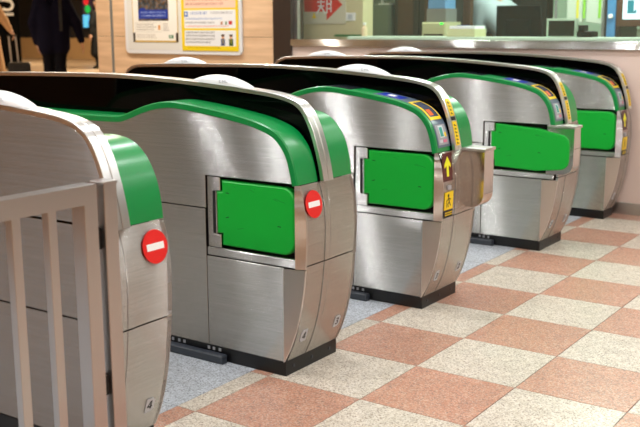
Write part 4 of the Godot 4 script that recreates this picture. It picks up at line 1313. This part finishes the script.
func build_passage():
	# people beyond the gates
	var away := 0.877    # heading into the passage
	person("person in navy jacket and trousers walking away beyond the gates", Vector3(-9.12, -0.004, -7.25), away, {
		"top": Color(0.010, 0.011, 0.022), "low": Color(0.009, 0.009, 0.015), "wide": 1.22, "shoulder": 1.49, "jacket": true, "neck": Color(0.010, 0.011, 0.022),
		"arms": [[Vector3(-0.27, 1.16, 0.02), Vector3(-0.235, 0.90, -0.05)], [Vector3(0.31, 1.17, 0.03), Vector3(0.375, 0.92, 0.0)]],
		"legs": [[Vector3(-0.085, 0.50, -0.06), Vector3(-0.055, 0.09, -0.02)], [Vector3(0.075, 0.50, 0.02), Vector3(0.06, 0.09, 0.12)]]})
	var t := thing("shoulder_bag", "black shoulder bag worn by the person in navy", "bag", Vector3(-9.12, -0.004, -7.25), away)
	var st := begin()
	band(st, smooth([Vector2(-0.190, 1.05), Vector2(-0.200, 1.22), Vector2(-0.170, 1.42), Vector2(-0.07, 1.575), Vector2(0.06, 1.575)], 4), 0.085, 0.125, 0.006)
	var sp := put(st, "strap", M.suitcase_black, t)
	sp.rotation.y = PI / 2
	st = begin()
	plate(st, round_rect(0.02, 0.96, 0.20, 1.10, 0.02), -0.245, -0.190, 0.006)
	put(st, "pouch", M.suitcase_black, t)
	person("person in a beige coat pulling a black suitcase", Vector3(-10.31, -0.004, -7.00), away + 0.2, {
		"top": Color(0.50, 0.30, 0.16), "low": Color(0.05, 0.04, 0.035), "coat": true, "long_hair": true, "curl": 0.9,
		"arms": [[Vector3(-0.24, 1.15, 0.0), Vector3(-0.22, 0.92, -0.06)], [Vector3(0.27, 1.20, 0.04), Vector3(0.33, 1.07, 0.12)]],
		"legs": [[Vector3(-0.09, 0.50, -0.04), Vector3(-0.09, 0.09, 0.06)], [Vector3(0.09, 0.50, -0.02), Vector3(0.09, 0.09, -0.06)]]})
	t = thing("suitcase", "small black wheeled suitcase with two pull rods", "suitcase", Vector3(-9.73, -0.004, -7.11), away)
	st = begin()
	plate(st, round_rect(-0.155, 0.05, 0.155, 0.61, 0.04), -0.11, 0.11, 0.02)
	var body := put(st, "shell", M.suitcase_black, t)
	for x in [-0.09, 0.0, 0.09]: pbox(body, "rib", Vector3(x - 0.012, 0.10, 0.11), Vector3(x + 0.012, 0.56, 0.118), M.suitcase_black, 0.003)
	for x in [-0.105, -0.01]:
		st = begin()
		tube(st, [Vector3(x, 0.60, -0.06), Vector3(x - 0.02, 0.985, -0.06)], 0.011)
		put(st, "pull_rod", M.satin_steel, t)
	pbox(t, "grip", Vector3(-0.145, 0.975, -0.078), Vector3(-0.005, 1.0, -0.042), M.suitcase_black, 0.006)
	for x in [-0.12, 0.12]:
		for z in [-0.08, 0.08]:
			st = begin()
			plate(st, circle(Vector2(z, 0.028), 0.028, 14), x - 0.012, x + 0.012, 0.003, 1)
			put(st, "wheel", M.rail_grey, t)
	person("person in a black coat standing by the lit far poster", Vector3(-17.25, -0.004, -15.60), away + 0.6, {
		"top": Color(0.015, 0.014, 0.014), "low": Color(0.012, 0.012, 0.012), "coat": true,
		"arms": [[Vector3(-0.24, 1.15, 0.0), Vector3(-0.24, 0.90, -0.04)], [Vector3(0.25, 1.15, 0.0), Vector3(0.26, 0.90, -0.04)]],
		"legs": [[Vector3(-0.09, 0.50, 0.0), Vector3(-0.09, 0.09, 0.02)], [Vector3(0.09, 0.50, 0.0), Vector3(0.10, 0.09, -0.02)]]})
	# black advertising column
	t = thing("sign_column", "black free-standing advertising column with a white emblem", "column", Vector3(-19.4, -0.004, -14.35), 0.88)
	pbox(t, "column_body", Vector3(-0.55, 0, -0.15), Vector3(0.38, 2.5, 0.15), mat("column_black", Color(0.012, 0.011, 0.010), 0.7, 0.0, 0.15), 0.01)
	st = begin()
	var arc := []
	for i in 15:
		var a := -2.4 + 4.2 * i / 14
		arc.append(Vector2(0.10 + 0.14 * cos(a), 1.62 + 0.12 * sin(a)))
	for i in 14:
		var d: Vector2 = (arc[i + 1] - arc[i]).normalized().orthogonal() * 0.03
		plate(st, [arc[i] + d, arc[i] - d, arc[i + 1] - d, arc[i + 1] + d], 0.151, 0.156)
	plate(st, rect(-0.05, 1.72, 0.22, 1.79), 0.151, 0.156)
	for i in 5: plate(st, rect(-0.02 + i * 0.055, 1.36, 0.02 + i * 0.055, 1.42), 0.151, 0.156)
	put(st, "emblem", M.sign_white, t)
	# lit posters on the far wall
	t = thing("lit_poster", "lit poster with red and green picture over a light blue field", "lit poster", Vector3(-22.35, 0.98, -19.94))
	pbox(t, "case", Vector3(-0.28, 0, -0.05), Vector3(0.28, 1.4, 0.06), M.dark_wall, 0.01)
	pbox(t, "blue_screen", Vector3(-0.24, 0.04, 0.06), Vector3(0.24, 0.44, 0.066), glow("lit_blue_screen", Color(0.35, 0.75, 0.95), 0.8))
	pbox(t, "picture_screen", Vector3(-0.24, 0.46, 0.06), Vector3(0.24, 1.36, 0.066), glow("lit_picture_screen", Color(0.16, 0.10, 0.16), 0.8))
	st = begin()
	plate(st, circle(Vector2(0.0, 0.62), 0.13, 16), 0.066, 0.070)
	put(st, "green_screen", glow("lit_green_screen", Color(0.10, 0.70, 0.30), 0.7), t)
	st = begin()
	plate(st, circle(Vector2(-0.06, 0.86), 0.12, 16), 0.066, 0.070)
	put(st, "red_screen", glow("lit_red_screen", Color(0.85, 0.15, 0.18), 0.7), t)
	t = thing("lit_sign", "slim orange lit sign on the dark far wall", "lit sign", Vector3(-24.9, 1.0, -19.95))
	pbox(t, "case", Vector3(-0.14, 0, -0.05), Vector3(0.14, 1.5, 0.05), M.dark_wall, 0.01)
	pbox(t, "orange_screen", Vector3(-0.11, 0.70, 0.05), Vector3(0.11, 1.46, 0.056), glow("lit_orange_screen", Color(0.95, 0.40, 0.10), 1.0))
	pbox(t, "pale_screen", Vector3(-0.11, 0.04, 0.05), Vector3(0.11, 0.24, 0.056), glow("lit_pale_screen", Color(0.70, 0.82, 0.70), 0.5))
